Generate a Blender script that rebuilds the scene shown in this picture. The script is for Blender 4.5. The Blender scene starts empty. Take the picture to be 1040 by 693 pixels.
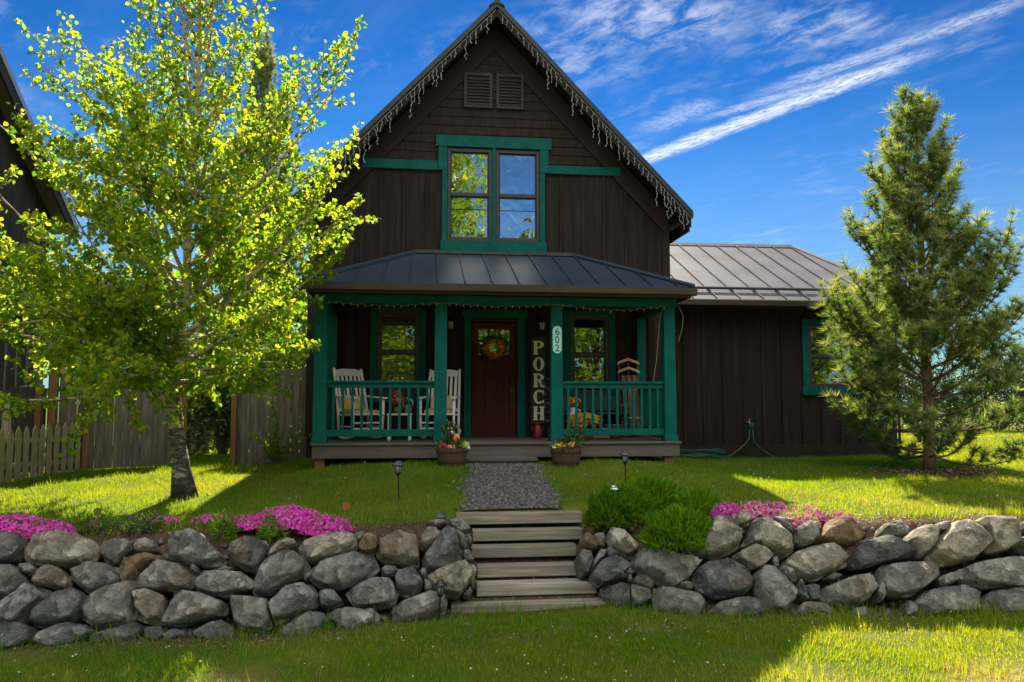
import bpy, bmesh, math, random
import numpy as np
from mathutils import Vector, Matrix, noise as mnoise
random.seed(7); RNG = np.random.default_rng(7)
C = bpy.context.scene.collection
R = math.radians
rnd = random.random
def uni(a, b): return a + (b - a) * rnd()
SUN_EL_DEG, SUN_AZ_DEG, SUN_E, SKY_S, EXPO = 44.0, 3.7, 5.0, .15, 1.6
SKY_G, SKY_MUL, FILL_CLOUD = 2.0, (.011, .033, .035), (7.0, 6.5, 5.9)
VEIL = (.88, 1.06, 1.36)
CLOUD = (2.3, 2.4, 2.5)
STREAKS = [((640, 168), (958, 47), .085, 1.0, .12), ((690, 128), (915, 62), .05, .55, .4), ((740, 108), (1075, -12), .07, .5, .4), ((640, 140), (730, 100), .10, .4, .5)]
PATCHES = [((665, 18), .42, .30, .6), ((830, 28), .32, .22, .5), ((560, 60), .5, .4, .35)]

# ---------------------------------------------------------------- materials
def mat(name):
    m = bpy.data.materials.new(name); m.use_nodes = True
    nt = m.node_tree; nt.nodes.clear()
    return m, nt, nt.nodes, nt.links
def node(nt, t, **kw):
    n = nt.nodes.new(t)
    for k, v in kw.items():
        if k.startswith('i_'):
            key = k[2:]; key = int(key) if key.isdigit() else key.replace('_', ' ')
            n.inputs[key].default_value = v
        else: setattr(n, k, v)
    return n
def ramp(nt, fac, stops):
    r = nt.nodes.new('ShaderNodeValToRGB'); e = r.color_ramp.elements
    while len(e) < len(stops): e.new(0.5)
    for el, (p, c) in zip(e, stops): el.position = p; el.color = (*c, 1)
    nt.links.new(fac, r.inputs[0]); return r.outputs[0]
def surf(name, stops, rough=0.7, scale=4.0, stretch=(1, 1, 1), bump=0.15, bscale=None, detail=6, spec=0.5, metal=0.0, bdist=0.01, objrand=0.0):
    """noise-varied principled surface; stops = colour ramp, stretch = per-axis noise scale"""
    m, nt, N, L = mat(name)
    out = node(nt, 'ShaderNodeOutputMaterial'); p = node(nt, 'ShaderNodeBsdfPrincipled')
    p.inputs['Roughness'].default_value = rough; p.inputs['Metallic'].default_value = metal
    p.inputs['Specular IOR Level'].default_value = spec
    tc = node(nt, 'ShaderNodeTexCoord'); mp = node(nt, 'ShaderNodeMapping'); mp.inputs['Scale'].default_value = stretch
    oi = node(nt, 'ShaderNodeObjectInfo')
    ad = node(nt, 'ShaderNodeVectorMath', operation='MULTIPLY_ADD'); ad.inputs[1].default_value = (37, 51, 23)
    L.new(oi.outputs['Random'], ad.inputs[0]); L.new(tc.outputs['Object'], ad.inputs[2])
    L.new(ad.outputs[0], mp.inputs[0])
    n1 = node(nt, 'ShaderNodeTexNoise'); n1.inputs['Scale'].default_value = scale; n1.inputs['Detail'].default_value = detail; n1.inputs['Roughness'].default_value = .62
    L.new(mp.outputs[0], n1.inputs['Vector'])
    fac = n1.outputs['Fac']
    if objrand:
        ma = node(nt, 'ShaderNodeMath', operation='MULTIPLY_ADD'); ma.inputs[1].default_value = objrand
        sb = node(nt, 'ShaderNodeMath', operation='SUBTRACT'); sb.inputs[1].default_value = objrand * .5
        L.new(oi.outputs['Random'], ma.inputs[0]); L.new(fac, ma.inputs[2]); L.new(ma.outputs[0], sb.inputs[0]); fac = sb.outputs[0]
    L.new(ramp(nt, fac, stops), p.inputs['Base Color'])
    if bump:
        n2 = node(nt, 'ShaderNodeTexNoise'); n2.inputs['Scale'].default_value = bscale or scale * 4; n2.inputs['Detail'].default_value = 5
        L.new(mp.outputs[0], n2.inputs['Vector'])
        b = node(nt, 'ShaderNodeBump'); b.inputs['Strength'].default_value = bump; b.inputs['Distance'].default_value = bdist
        L.new(n2.outputs['Fac'], b.inputs['Height']); L.new(b.outputs[0], p.inputs['Normal'])
    L.new(p.outputs[0], out.inputs[0]); return m
def leafmat(name, stops, trans, tfac=0.5, rough=.5, gloss=.06, nscale=1.2):
    """diffuse + translucent leaf; colour varies per leaf (attribute 'rnd') """
    m, nt, N, L = mat(name)
    out = node(nt, 'ShaderNodeOutputMaterial')
    at = node(nt, 'ShaderNodeAttribute', attribute_name='rnd')
    col = ramp(nt, at.outputs['Fac'], stops); tcol = ramp(nt, at.outputs['Fac'], trans)
    d = node(nt, 'ShaderNodeBsdfDiffuse'); t = node(nt, 'ShaderNodeBsdfTranslucent'); g = node(nt, 'ShaderNodeBsdfGlossy'); g.inputs['Roughness'].default_value = rough
    L.new(col, d.inputs[0]); L.new(tcol, t.inputs[0])
    m1 = node(nt, 'ShaderNodeMixShader'); m1.inputs[0].default_value = tfac; m2 = node(nt, 'ShaderNodeMixShader'); m2.inputs[0].default_value = gloss
    L.new(d.outputs[0], m1.inputs[1]); L.new(t.outputs[0], m1.inputs[2]); L.new(m1.outputs[0], m2.inputs[1]); L.new(g.outputs[0], m2.inputs[2])
    L.new(m2.outputs[0], out.inputs[0]); return m
def flat(name, col, rough=.5, metal=0, spec=.5):
    v = .12
    return surf(name, [(.3, tuple(c * (1 - v) for c in col)), (.7, tuple(min(1, c * (1 + v)) for c in col))], rough, 9, bump=.05, metal=metal, spec=spec)
def glassmat(name, refl=.3, tint=(.8, .85, .85), warp=0.0):
    m, nt, N, L = mat(name)
    out = node(nt, 'ShaderNodeOutputMaterial'); t = node(nt, 'ShaderNodeBsdfTransparent'); g = node(nt, 'ShaderNodeBsdfGlossy')
    t.inputs[0].default_value = (*tint, 1); g.inputs['Roughness'].default_value = .0; g.inputs[0].default_value = (.95, 1, 1, 1)
    fr = node(nt, 'ShaderNodeLayerWeight'); fr.inputs[0].default_value = .3
    ma = node(nt, 'ShaderNodeMath', operation='MULTIPLY_ADD', use_clamp=True); ma.inputs[1].default_value = .6; ma.inputs[2].default_value = refl
    L.new(fr.outputs['Fresnel'], ma.inputs[0])
    mx = node(nt, 'ShaderNodeMixShader'); L.new(ma.outputs[0], mx.inputs[0]); L.new(t.outputs[0], mx.inputs[1]); L.new(g.outputs[0], mx.inputs[2])
    if warp:
        tc = node(nt, 'ShaderNodeTexCoord'); n = node(nt, 'ShaderNodeTexNoise'); n.inputs['Scale'].default_value = 2.2; n.inputs['Detail'].default_value = 1.5
        n.inputs['Distortion'].default_value = 1.2
        L.new(tc.outputs['Object'], n.inputs['Vector'])
        b = node(nt, 'ShaderNodeBump'); b.inputs['Strength'].default_value = warp; b.inputs['Distance'].default_value = .05
        L.new(n.outputs['Fac'], b.inputs['Height']); L.new(b.outputs[0], g.inputs['Normal'])
    L.new(mx.outputs[0], out.inputs[0]); return m

M = {}
M['siding'] = surf('brown_siding', [(.25, (.0115, .0094, .0086)), (.5, (.0185, .015, .0137)), (.75, (.034, .0285, .026))], .8, 2.4, (4, 4, .28), .35, 14, bdist=.006, spec=.15)
M['browntrim'] = surf('brown_trim', [(.3, (.018, .0145, .0125)), (.7, (.028, .022, .0195))], .75, 3, (1, 1, 1), .2, 20, spec=.15)
M['shingle'] = surf('brown_shingles', [(.3, (.019, .0145, .013)), (.7, (.034, .026, .0225))], .8, 5, (2, 2, .6), .35, 16, spec=.12)
M['green'] = surf('green_paint', [(.25, (.0006, .060, .053)), (.5, (.001, .090, .079)), (.8, (.004, .125, .108))], .6, 3.5, (1, 1, 1), .15, 30, bdist=.004, spec=.12)
M['roof'] = surf('dark_metal_roof', [(.3, (.020, .036, .058)), (.7, (.032, .052, .080))], .5, 1.3, (1, 1, 1), .05, 3, metal=.15, spec=.3)
M['roofedge'] = surf('teal_black_metal', [(.3, (.012, .024, .027)), (.7, (.02, .034, .038))], .45, 2, bump=.02, metal=.2)
M['gutter'] = surf('brown_gutter', [(.3, (.030, .024, .021)), (.7, (.045, .036, .031))], .4, 3, bump=.02)
M['deck'] = surf('grey_brown_deck', [(.3, (.062, .052, .048)), (.7, (.105, .090, .082))], .7, 3, (.5, 4, 4), .2, 12)
M['door'] = surf('oxblood_door', [(.3, (.062, .014, .013)), (.7, (.086, .020, .018))], .55, 3, (3, 3, .6), .1, 10, spec=.12)
M['frame'] = surf('dark_window_frame', [(.3, (.018, .022, .028)), (.7, (.030, .035, .043))], .45, 6, bump=.02)
M['glass'] = glassmat('window_glass', .24)
M['glassup'] = glassmat('wavy_window_glass', .72, warp=.10)
M['blind'] = surf('beige_blind', [(.3, (.42, .40, .30)), (.7, (.5, .47, .36))], .6, 4, bump=.02)
M['black'] = flat('black_metal', (.012, .012, .013), .4)
M['white'] = surf('white_paint', [(.3, (.66, .67, .68)), (.7, (.80, .80, .80))], .5, 6, bump=.05)
M['cream'] = surf('cream_paint', [(.3, (.68, .63, .46)), (.7, (.82, .78, .60))], .6, 9, bump=.1)
M['board'] = surf('dark_sign_board', [(.3, (.013, .011, .010)), (.7, (.024, .019, .017))], .7, 5, (3, 3, .5), .1)
M['aqua'] = flat('aqua_enamel', (.30, .68, .64), .35)
M['digit'] = flat('dark_digit', (.01, .03, .03), .4)
M['cushion'] = surf('tan_cushion', [(.3, (.40, .27, .10)), (.7, (.55, .40, .18))], .9, 14, bump=.3)
M['cushion2'] = surf('cream_cushion', [(.3, (.45, .34, .20)), (.7, (.62, .52, .34))], .9, 14, bump=.3)
M['sled'] = surf('sled_wood', [(.3, (.085, .05, .032)), (.7, (.15, .095, .06))], .6, 4, (4, 4, .4), .2)
M['sledpale'] = surf('pale_bent_wood', [(.3, (.40, .27, .13)), (.7, (.52, .38, .20))], .55, 6, bump=.1)
M['barrel'] = surf('barrel_wood', [(.3, (.05, .026, .017)), (.7, (.09, .05, .032))], .75, 4, (6, 6, .5), .3)
M['band'] = flat('barrel_band', (.035, .024, .02), .6)
M['soil'] = surf('dark_soil', [(.3, (.03, .02, .013)), (.7, (.07, .048, .032))], .95, 12, bump=.8, bdist=.02)
M['redcan'] = flat('red_enamel', (.20, .018, .015), .35)
M['zinc'] = surf('galvanised', [(.3, (.17, .19, .20)), (.7, (.30, .33, .34))], .45, 8, bump=.05, metal=.5)
M['wicker'] = surf('wicker', [(.3, (.20, .10, .035)), (.7, (.36, .19, .07))], .8, 40, bump=.5)
M['bench'] = surf('dark_teal_paint', [(.3, (.006, .03, .034)), (.7, (.01, .045, .05))], .6, 4, bump=.1)
M['fencewood'] = surf('grey_fence_wood', [(.2, (.06, .055, .048)), (.5, (.13, .12, .105)), (.8, (.24, .225, .20))], .9, 2.2, (7, 7, .7), .5, 14, bdist=.006, spec=.2)
M['fencepost'] = surf('brown_fence_post', [(.3, (.13, .066, .03)), (.7, (.23, .125, .065))], .9, 3, (6, 6, .6), .4, spec=.2)
M['picket'] = surf('bare_picket_wood', [(.3, (.22, .185, .13)), (.7, (.38, .335, .25))], .9, 3, (6, 6, .6), .4, spec=.2)
M['timber'] = surf('step_timber', [(.2, (.09, .08, .064)), (.5, (.215, .195, .16)), (.8, (.40, .375, .32))], .88, 2.4, (.6, 6, 9), .6, 14, spec=.2, objrand=.25)
M['bark'] = surf('conifer_bark', [(.3, (.085, .055, .036)), (.55, (.16, .11, .075)), (.8, (.24, .18, .13))], .95, 14, (1, 1, .35), 1.0, 22, bdist=.02, spec=.2)
M['twig'] = surf('green_twig', [(.3, (.09, .08, .03)), (.7, (.15, .13, .05))], .85, 8, bump=.1)
M['dullgreenwood'] = surf('old_pale_paint', [(.3, (.35, .34, .28)), (.7, (.5, .48, .4))], .8, 8, bump=.2)
M['hose'] = flat('green_hose', (.008, .075, .06), .4)
M['brass'] = flat('dull_brass', (.30, .25, .16), .4, .6)
M['wire'] = flat('thin_wire', (.17, .20, .15), .7)
M['bulb'] = surf('clear_bulbs', [(.3, (.15, .20, .18)), (.7, (.28, .34, .31))], .2, 20, bump=0)
M['amber'] = surf('amber_bulbs', [(.3, (.42, .27, .09)), (.7, (.6, .42, .17))], .3, 20, bump=0)
M['lampglass'] = surf('frosted_lamp_glass', [(.3, (.22, .25, .25)), (.7, (.34, .37, .37))], .2, 20, bump=0)
M['copper'] = flat('copper_lamp_body', (.42, .20, .11), .4)
M['solar'] = surf('lamp_cap', [(.3, (.035, .045, .06)), (.7, (.07, .085, .105))], .25, 10, bump=0)
M['steel'] = flat('silver_cap', (.55, .58, .62), .22, .8)
M['neighbour'] = surf('neighbour_siding', [(.25, (.020, .018, .017)), (.75, (.040, .036, .034))], .8, 2, (3, 3, .5), .3, 12)
# rocks
def rockmat(name, a, b, c):
    m, nt, N, L = mat(name)
    out = node(nt, 'ShaderNodeOutputMaterial'); p = node(nt, 'ShaderNodeBsdfPrincipled'); p.inputs['Roughness'].default_value = .78; p.inputs['Specular IOR Level'].default_value = .4
    tc = node(nt, 'ShaderNodeTexCoord'); oi = node(nt, 'ShaderNodeObjectInfo')
    ad = node(nt, 'ShaderNodeVectorMath', operation='MULTIPLY_ADD'); ad.inputs[1].default_value = (31, 17, 43)
    L.new(oi.outputs['Random'], ad.inputs[0]); L.new(tc.outputs['Object'], ad.inputs[2])
    n1 = node(nt, 'ShaderNodeTexNoise', i_Scale=4.5, i_Detail=9.0, i_Roughness=.66); L.new(ad.outputs[0], n1.inputs['Vector'])
    r1 = ramp(nt, n1.outputs['Fac'], [(.28, a), (.5, b), (.74, c)])
    # pale lichen / chipped flecks
    n2 = node(nt, 'ShaderNodeTexNoise', i_Scale=11.0, i_Detail=8.0, i_Roughness=.75); L.new(ad.outputs[0], n2.inputs['Vector'])
    r2 = ramp(nt, n2.outputs['Fac'], [(.58, (0, 0, 0)), (.70, (1, 1, 1))])
    mx = node(nt, 'ShaderNodeMix', data_type='RGBA', blend_type='MIX'); mx.inputs[7].default_value = (.48, .475, .43, 1)
    sc = node(nt, 'ShaderNodeMath', operation='MULTIPLY'); sc.inputs[1].default_value = .75; L.new(r2, sc.inputs[0]); L.new(sc.outputs[0], mx.inputs[0]); L.new(r1, mx.inputs[6])
    # rusty / mossy stain
    n3 = node(nt, 'ShaderNodeTexNoise', i_Scale=2.4, i_Detail=5.0); L.new(ad.outputs[0], n3.inputs['Vector'])
    r3 = ramp(nt, n3.outputs['Fac'], [(.54, (0, 0, 0)), (.74, (.65, .65, .65))])
    mx2 = node(nt, 'ShaderNodeMix', data_type='RGBA'); mx2.inputs[7].default_value = (.20, .15, .075, 1); L.new(r3, mx2.inputs[0]); L.new(mx.outputs[2], mx2.inputs[6])
    # cracks
    w = node(nt, 'ShaderNodeTexVoronoi', feature='DISTANCE_TO_EDGE', i_Scale=5.5); 
    wd = node(nt, 'ShaderNodeVectorMath', operation='MULTIPLY_ADD'); wd.inputs[1].default_value = (.5, .5, .5); L.new(n1.outputs['Color'], wd.inputs[0]); L.new(ad.outputs[0], wd.inputs[2]); L.new(wd.outputs[0], w.inputs['Vector'])
    cr = node(nt, 'ShaderNodeMath', operation='LESS_THAN'); cr.inputs[1].default_value = .016; L.new(w.outputs['Distance'], cr.inputs[0])
    # freshly broken faces, each a slightly different tone, and hammered relief
    v = node(nt, 'ShaderNodeTexVoronoi', feature='F1', i_Scale=7.5); L.new(wd.outputs[0], v.inputs['Vector'])
    hsv = node(nt, 'ShaderNodeHueSaturation'); sp = node(nt, 'ShaderNodeSeparateColor'); L.new(v.outputs['Color'], sp.inputs[0])
    mr = node(nt, 'ShaderNodeMapRange'); mr.inputs[3].default_value = .62; mr.inputs[4].default_value = 1.38; L.new(sp.outputs[0], mr.inputs[0]); L.new(mr.outputs[0], hsv.inputs['Value']); L.new(mx2.outputs[2], hsv.inputs['Color'])
    L.new(hsv.outputs[0], p.inputs['Base Color'])
    n4 = node(nt, 'ShaderNodeTexNoise', i_Scale=9.0, i_Detail=10.0, i_Roughness=.7); L.new(ad.outputs[0], n4.inputs['Vector'])
    sub = node(nt, 'ShaderNodeMath', operation='SUBTRACT'); cs = node(nt, 'ShaderNodeMath', operation='MULTIPLY'); cs.inputs[1].default_value = .35; L.new(cr.outputs[0], cs.inputs[0]); vm = node(nt, 'ShaderNodeMath', operation='MULTIPLY_ADD'); vm.inputs[1].default_value = .55; L.new(v.outputs['Distance'], vm.inputs[0]); L.new(n4.outputs['Fac'], vm.inputs[2]); L.new(vm.outputs[0], sub.inputs[0]); L.new(cs.outputs[0], sub.inputs[1])
    b = node(nt, 'ShaderNodeBump'); b.inputs['Strength'].default_value = 1.0; b.inputs['Distance'].default_value = .075
    L.new(sub.outputs[0], b.inputs['Height']); L.new(b.outputs[0], p.inputs['Normal'])
    L.new(p.outputs[0], out.inputs[0]); return m
M['rock_g'] = rockmat('grey_granite', (.085, .094, .088), (.215, .226, .208), (.38, .39, .355))
M['rock_t'] = rockmat('tan_granite', (.14, .130, .102), (.30, .285, .23), (.47, .45, .375))
M['rock_d'] = rockmat('slate_granite', (.05, .058, .059), (.125, .138, .136), (.24, .258, .25))
M['rock_b'] = rockmat('brown_mudstone', (.10, .072, .04), (.175, .13, .075), (.25, .19, .12))
# aspen bark : pale with black lenticels and scars
def aspenbark():
    m, nt, N, L = mat('aspen_bark')
    out = node(nt, 'ShaderNodeOutputMaterial'); p = node(nt, 'ShaderNodeBsdfPrincipled'); p.inputs['Roughness'].default_value = .8
    tc = node(nt, 'ShaderNodeTexCoord'); mp = node(nt, 'ShaderNodeMapping'); mp.inputs['Scale'].default_value = (3.5, 3.5, 11); L.new(tc.outputs['Object'], mp.inputs[0])
    n = node(nt, 'ShaderNodeTexNoise', i_Scale=1.5, i_Detail=6.0, i_Roughness=.7); L.new(mp.outputs[0], n.inputs['Vector'])
    # darker towards the root flare
    sx = node(nt, 'ShaderNodeSeparateXYZ'); L.new(tc.outputs['Object'], sx.inputs[0])
    mr = node(nt, 'ShaderNodeMapRange'); mr.inputs[1].default_value = .05; mr.inputs[2].default_value = 1.5; mr.inputs[3].default_value = .17; mr.inputs[4].default_value = 0
    L.new(sx.outputs[2], mr.inputs[0])
    su = node(nt, 'ShaderNodeMath', operation='SUBTRACT'); L.new(n.outputs['Fac'], su.inputs[0]); L.new(mr.outputs[0], su.inputs[1])
    L.new(ramp(nt, su.outputs[0], [(.30, (.035, .03, .025)), (.40, (.09, .08, .065)), (.46, (.36, .33, .25)), (.7, (.56, .53, .42))]), p.inputs['Base Color'])
    b = node(nt, 'ShaderNodeBump'); b.inputs['Strength'].default_value = .6; b.inputs['Distance'].default_value = .015; L.new(su.outputs[0], b.inputs['Height']); L.new(b.outputs[0], p.inputs['Normal'])
    L.new(p.outputs[0], out.inputs[0]); return m
M['aspen'] = aspenbark()
M['aspenleaf'] = leafmat('aspen_leaf', [(0, (.022, .075, .003)), (.5, (.085, .165, .006)), (1, (.14, .20, .008))], [(0, (.09, .31, .004)), (.45, (.38, .60, .006)), (1, (.76, .78, .012))], .62, .45, .025)
M['darkleaf'] = leafmat('dark_leaf', [(0, (.018, .045, .010)), (.6, (.035, .075, .014)), (1, (.06, .105, .02))], [(0, (.07, .15, .015)), (1, (.22, .32, .03))], .4)
M['needle'] = leafmat('pine_needle', [(0, (.020, .062, .016)), (.5, (.06, .135, .030)), (1, (.25, .29, .08))], [(0, (.07, .20, .02)), (.5, (.24, .38, .045)), (1, (.72, .74, .14))], .45, .5, .05)
M['vent'] = surf('grey_brown_vent', [(.3, (.028, .027, .029)), (.7, (.042, .040, .042))], .6, 3, spec=.2)
M['shrubleaf'] = leafmat('heather_sprig', [(0, (.03, .11, .003)), (.5, (.065, .20, .005)), (1, (.17, .33, .008))], [(0, (.14, .36, .006)), (1, (.48, .66, .012))], .45, gloss=.02)
M['grass'] = leafmat('grass_blade', [(0, (.03, .14, .003)), (.5, (.07, .21, .004)), (.8, (.14, .24, .006)), (1, (.36, .29, .08))], [(0, (.16, .42, .003)), (.5, (.44, .56, .004)), (.8, (.70, .64, .006)), (1, (.66, .50, .12))], .5, .5, .015)
M['phlox'] = leafmat('phlox_petal', [(0, (.55, .015, .38)), (.6, (.74, .035, .55)), (1, (.84, .15, .68))], [(0, (.70, .05, .45)), (1, (.9, .25, .6))], .35, .6, .02)
M['phloxpink'] = leafmat('pale_phlox_petal', [(0, (.62, .09, .40)), (.6, (.74, .20, .45)), (1, (.80, .40, .45))], [(0, (.75, .12, .45)), (1, (.9, .4, .5))], .35, .6, .02)
M['hedgeleaf'] = leafmat('hedge_leaf', [(0, (.010, .028, .006)), (.7, (.022, .05, .009)), (1, (.07, .10, .015))], [(0, (.02, .05, .006)), (.8, (.06, .11, .012)), (1, (.4, .45, .03))], .25)
M['petal_yellow'] = leafmat('yellow_petal', [(0, (.55, .36, .01)), (1, (.75, .55, .03))], [(0, (.6, .4, .02)), (1, (.8, .6, .03))], .3)
M['petal_orange'] = leafmat('orange_petal', [(0, (.60, .17, .012)), (1, (.80, .36, .03))], [(0, (.6, .2, .02)), (1, (.8, .35, .03))], .2)
M['petal_red'] = leafmat('red_petal', [(0, (.38, .03, .03)), (1, (.55, .10, .09))], [(0, (.4, .04, .03)), (1, (.6, .12, .1))], .3)
M['petal_white'] = leafmat('white_petal', [(0, (.6, .62, .55)), (1, (.8, .8, .75))], [(0, (.5, .5, .45)), (1, (.7, .7, .65))], .3)
M['petal_lime'] = leafmat('lime_petal', [(0, (.30, .45, .04)), (1, (.5, .6, .12))], [(0, (.3, .5, .04)), (1, (.5, .65, .1))], .3)
M['rust'] = flat('rusted_iron', (.22, .09, .035), .8)

# ---------------------------------------------------------------- mesh builder
class MB:
    def __init__(s): s.v = []; s.f = []; s.r = []
    def quad(s, *p):
        i = len(s.v); s.v += [tuple(q) for q in p]; s.f.append(tuple(range(i, i + len(p)))); return s
    def box(s, x0, x1, y0, y1, z0, z1, m=None):
        P = [(x0, y0, z0), (x1, y0, z0), (x1, y1, z0), (x0, y1, z0), (x0, y0, z1), (x1, y0, z1), (x1, y1, z1), (x0, y1, z1)]
        return s.hexa(P, m)
    def hexa(s, P, m=None):
        if m is not None: P = [tuple(m @ Vector(p)) for p in P]
        i = len(s.v); s.v += P
        s.f += [tuple(i + k for k in f) for f in ((0, 3, 2, 1), (4, 5, 6, 7), (0, 1, 5, 4), (1, 2, 6, 5), (2, 3, 7, 6), (3, 0, 4, 7))]; return s
    def prism(s, pts, axis, a, b):
        """extrude a 2-D outline; axis 'y': pts=(x,z)  'x': pts=(y,z)  'z': pts=(x,y)"""
        def P(p, d): return {'y': (p[0], d, p[1]), 'x': (d, p[0], p[1]), 'z': (p[0], p[1], d)}[axis]
        n = len(pts); i = len(s.v); s.v += [P(p, a) for p in pts] + [P(p, b) for p in pts]
        s.f += [tuple(range(i, i + n))[::-1], tuple(range(i + n, i + 2 * n))] + [(i + k, i + (k + 1) % n, i + n + (k + 1) % n, i + n + k) for k in range(n)]; return s
    def tube(s, pts, rad, n=8, cap=True):
        pts = [Vector(p) for p in pts]; k = len(pts)
        if not hasattr(rad, '__len__'): rad = [rad] * k
        i0 = len(s.v); ref = None
        for j, p in enumerate(pts):
            d = (pts[min(j + 1, k - 1)] - pts[max(j - 1, 0)]); d = d.normalized() if d.length > 1e-9 else Vector((0, 0, 1))
            if ref is None: ref = d.orthogonal().normalized()
            else:
                ref = ref - d * ref.dot(d); ref = ref.normalized() if ref.length > 1e-6 else d.orthogonal().normalized()
            q = d.cross(ref)
            for a in range(n):
                t = 2 * math.pi * a / n; s.v.append(tuple(p + (ref * math.cos(t) + q * math.sin(t)) * rad[j]))
        for j in range(k - 1):
            for a in range(n):
                b = (a + 1) % n; s.f.append((i0 + j * n + a, i0 + j * n + b, i0 + (j + 1) * n + b, i0 + (j + 1) * n + a))
        if cap:
            s.f.append(tuple(range(i0, i0 + n))[::-1]); s.f.append(tuple(range(i0 + (k - 1) * n, i0 + k * n)))
        return s
    def lathe(s, prof, n=20, c=(0, 0, 0)):
        i0 = len(s.v)
        for r, z in prof:
            for a in range(n):
                t = 2 * math.pi * a / n; s.v.append((c[0] + r * math.cos(t), c[1] + r * math.sin(t), c[2] + z))
        for j in range(len(prof) - 1):
            for a in range(n):
                b = (a + 1) % n; s.f.append((i0 + j * n + a, i0 + j * n + b, i0 + (j + 1) * n + b, i0 + (j + 1) * n + a))
        s.f.append(tuple(range(i0, i0 + n))[::-1]); s.f.append(tuple(range(i0 + (len(prof) - 1) * n, i0 + len(prof) * n)))
        return s
    def ball(s, c, r, n=6):
        return s.lathe([(max(.001, r[0] * math.sin(math.pi * k / n)), -r[1] * math.cos(math.pi * k / n)) for k in range(n + 1)], n + 2, c)
    def build(s, name, m, parent=None, smooth=False, bevel=0, loc=None):
        me = bpy.data.meshes.new(name); me.from_pydata(s.v, [], s.f); me.materials.append(M[m] if isinstance(m, str) else m)
        if s.r:
            at = me.attributes.new('rnd', 'FLOAT', 'FACE'); at.data.foreach_set('value', np.array(s.r, dtype=np.float32))
        if smooth: me.polygons.foreach_set('use_smooth', [True] * len(me.polygons))
        o = bpy.data.objects.new(name, me); C.objects.link(o)
        if parent: o.parent = parent
        if loc: o.location = loc
        if bevel:
            b = o.modifiers.new('edge', 'BEVEL'); b.width = bevel; b.segments = 2; b.limit_method = 'ANGLE'; b.angle_limit = R(40)
        return o
def thing(name, label, cat, loc=(0, 0, 0), rotz=0, group=None):
    o = bpy.data.objects.new(name, None); C.objects.link(o); o.empty_display_size = .2
    o.location = loc; o.rotation_euler = (0, 0, rotz); o['label'] = label; o['category'] = cat; o['kind'] = 'thing'
    if group: o['group'] = group
    return o
def tag(o, label, cat, group=None, kind='thing'):
    o['label'] = label; o['category'] = cat; o['kind'] = kind
    if group: o['group'] = group
    return o
def copy_tree(o, parent=None):
    c = o.copy(); C.objects.link(c)
    if parent: c.parent = parent
    for ch in list(o.children): copy_tree(ch, c)
    return c
def npmesh(name, V, F, rn, m, parent=None, smooth=False):
    """V (n,3); F (m,k) same-size polygons; rn per-face value"""
    me = bpy.data.meshes.new(name); V = np.asarray(V, np.float32); F = np.asarray(F, np.int32); k = F.shape[1]
    me.vertices.add(len(V)); me.vertices.foreach_set('co', V.ravel()); me.loops.add(F.size); me.loops.foreach_set('vertex_index', F.ravel())
    me.polygons.add(len(F)); me.polygons.foreach_set('loop_start', np.arange(0, F.size, k, dtype=np.int32)); me.polygons.foreach_set('loop_total', np.full(len(F), k, np.int32))
    if smooth: me.polygons.foreach_set('use_smooth', np.ones(len(F), bool))
    at = me.attributes.new('rnd', 'FLOAT', 'FACE'); at.data.foreach_set('value', np.asarray(rn, np.float32))
    me.update(calc_edges=True); me.materials.append(M[m]); o = bpy.data.objects.new(name, me); C.objects.link(o)
    if parent: o.parent = parent
    return o
def cards(P, D, Nn, Lg, Wd, shape):
    """vectorised leaf cards. P base point, D direction, Nn approx normal, shape list of (u along, v across)"""
    D = D / np.linalg.norm(D, axis=1, keepdims=True); S = np.cross(D, Nn); S /= np.maximum(np.linalg.norm(S, axis=1, keepdims=True), 1e-6)
    k = len(shape); V = np.empty((len(P), k, 3))
    N2 = np.cross(S, D)
    for i, (u, v, *w) in enumerate(shape):
        V[:, i] = P + D * (Lg * u)[:, None] + S * (Wd * v)[:, None] + (N2 * (Lg * w[0])[:, None] if w else 0)
    return V.reshape(-1, 3), np.arange(len(P) * k).reshape(-1, k)
ASPEN = [(0, 0), (.28, -.46, .04), (.62, -.40, .02), (1, 0, -.06), (.62, .40, .02), (.28, .46, .04)]
OVAL = [(0, 0), (.35, -.3), (.75, -.22), (1, 0), (.75, .22), (.35, .3)]
BLADE = [(0, -.5), (1, 0), (0, .5)]
PETAL = [(math.cos(2 * math.pi * k / 5) * .5, math.sin(2 * math.pi * k / 5) * .5) for k in range(5)]
def randdir(n):
    d = RNG.normal(size=(n, 3)); return d / np.linalg.norm(d, axis=1, keepdims=True)
# ---------------------------------------------------------------- camera, sky, sun
sc = bpy.context.scene
YAW, PITCH = R(6.6), R(4.5)
cam = bpy.data.objects.new('camera', bpy.data.cameras.new('camera')); C.objects.link(cam); sc.camera = cam
cam.location = (-1.31, -14.10, 1.06); cam.rotation_euler = (R(90) + PITCH, 0, -YAW)
cam.data.sensor_width = 36; cam.data.lens = 27.97; cam.data.clip_end = 3000; cam.data.clip_start = .1
SUN_EL, SUN_AZ = R(SUN_EL_DEG), R(SUN_AZ_DEG)      # azimuth measured from +y (behind the house) towards +x
sd = Vector((math.sin(SUN_AZ) * math.cos(SUN_EL), math.cos(SUN_AZ) * math.cos(SUN_EL), math.sin(SUN_EL)))
sun = bpy.data.objects.new('sun', bpy.data.lights.new('sun', 'SUN')); C.objects.link(sun)
sun.data.energy = SUN_E; sun.data.angle = R(.53); sun.data.color = (1, .86, .62); sun.rotation_euler = sd.to_track_quat('Z', 'Y').to_euler(); sun.location = sd * 60
W = bpy.data.worlds.new('World'); sc.world = W; W.use_nodes = True
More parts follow.
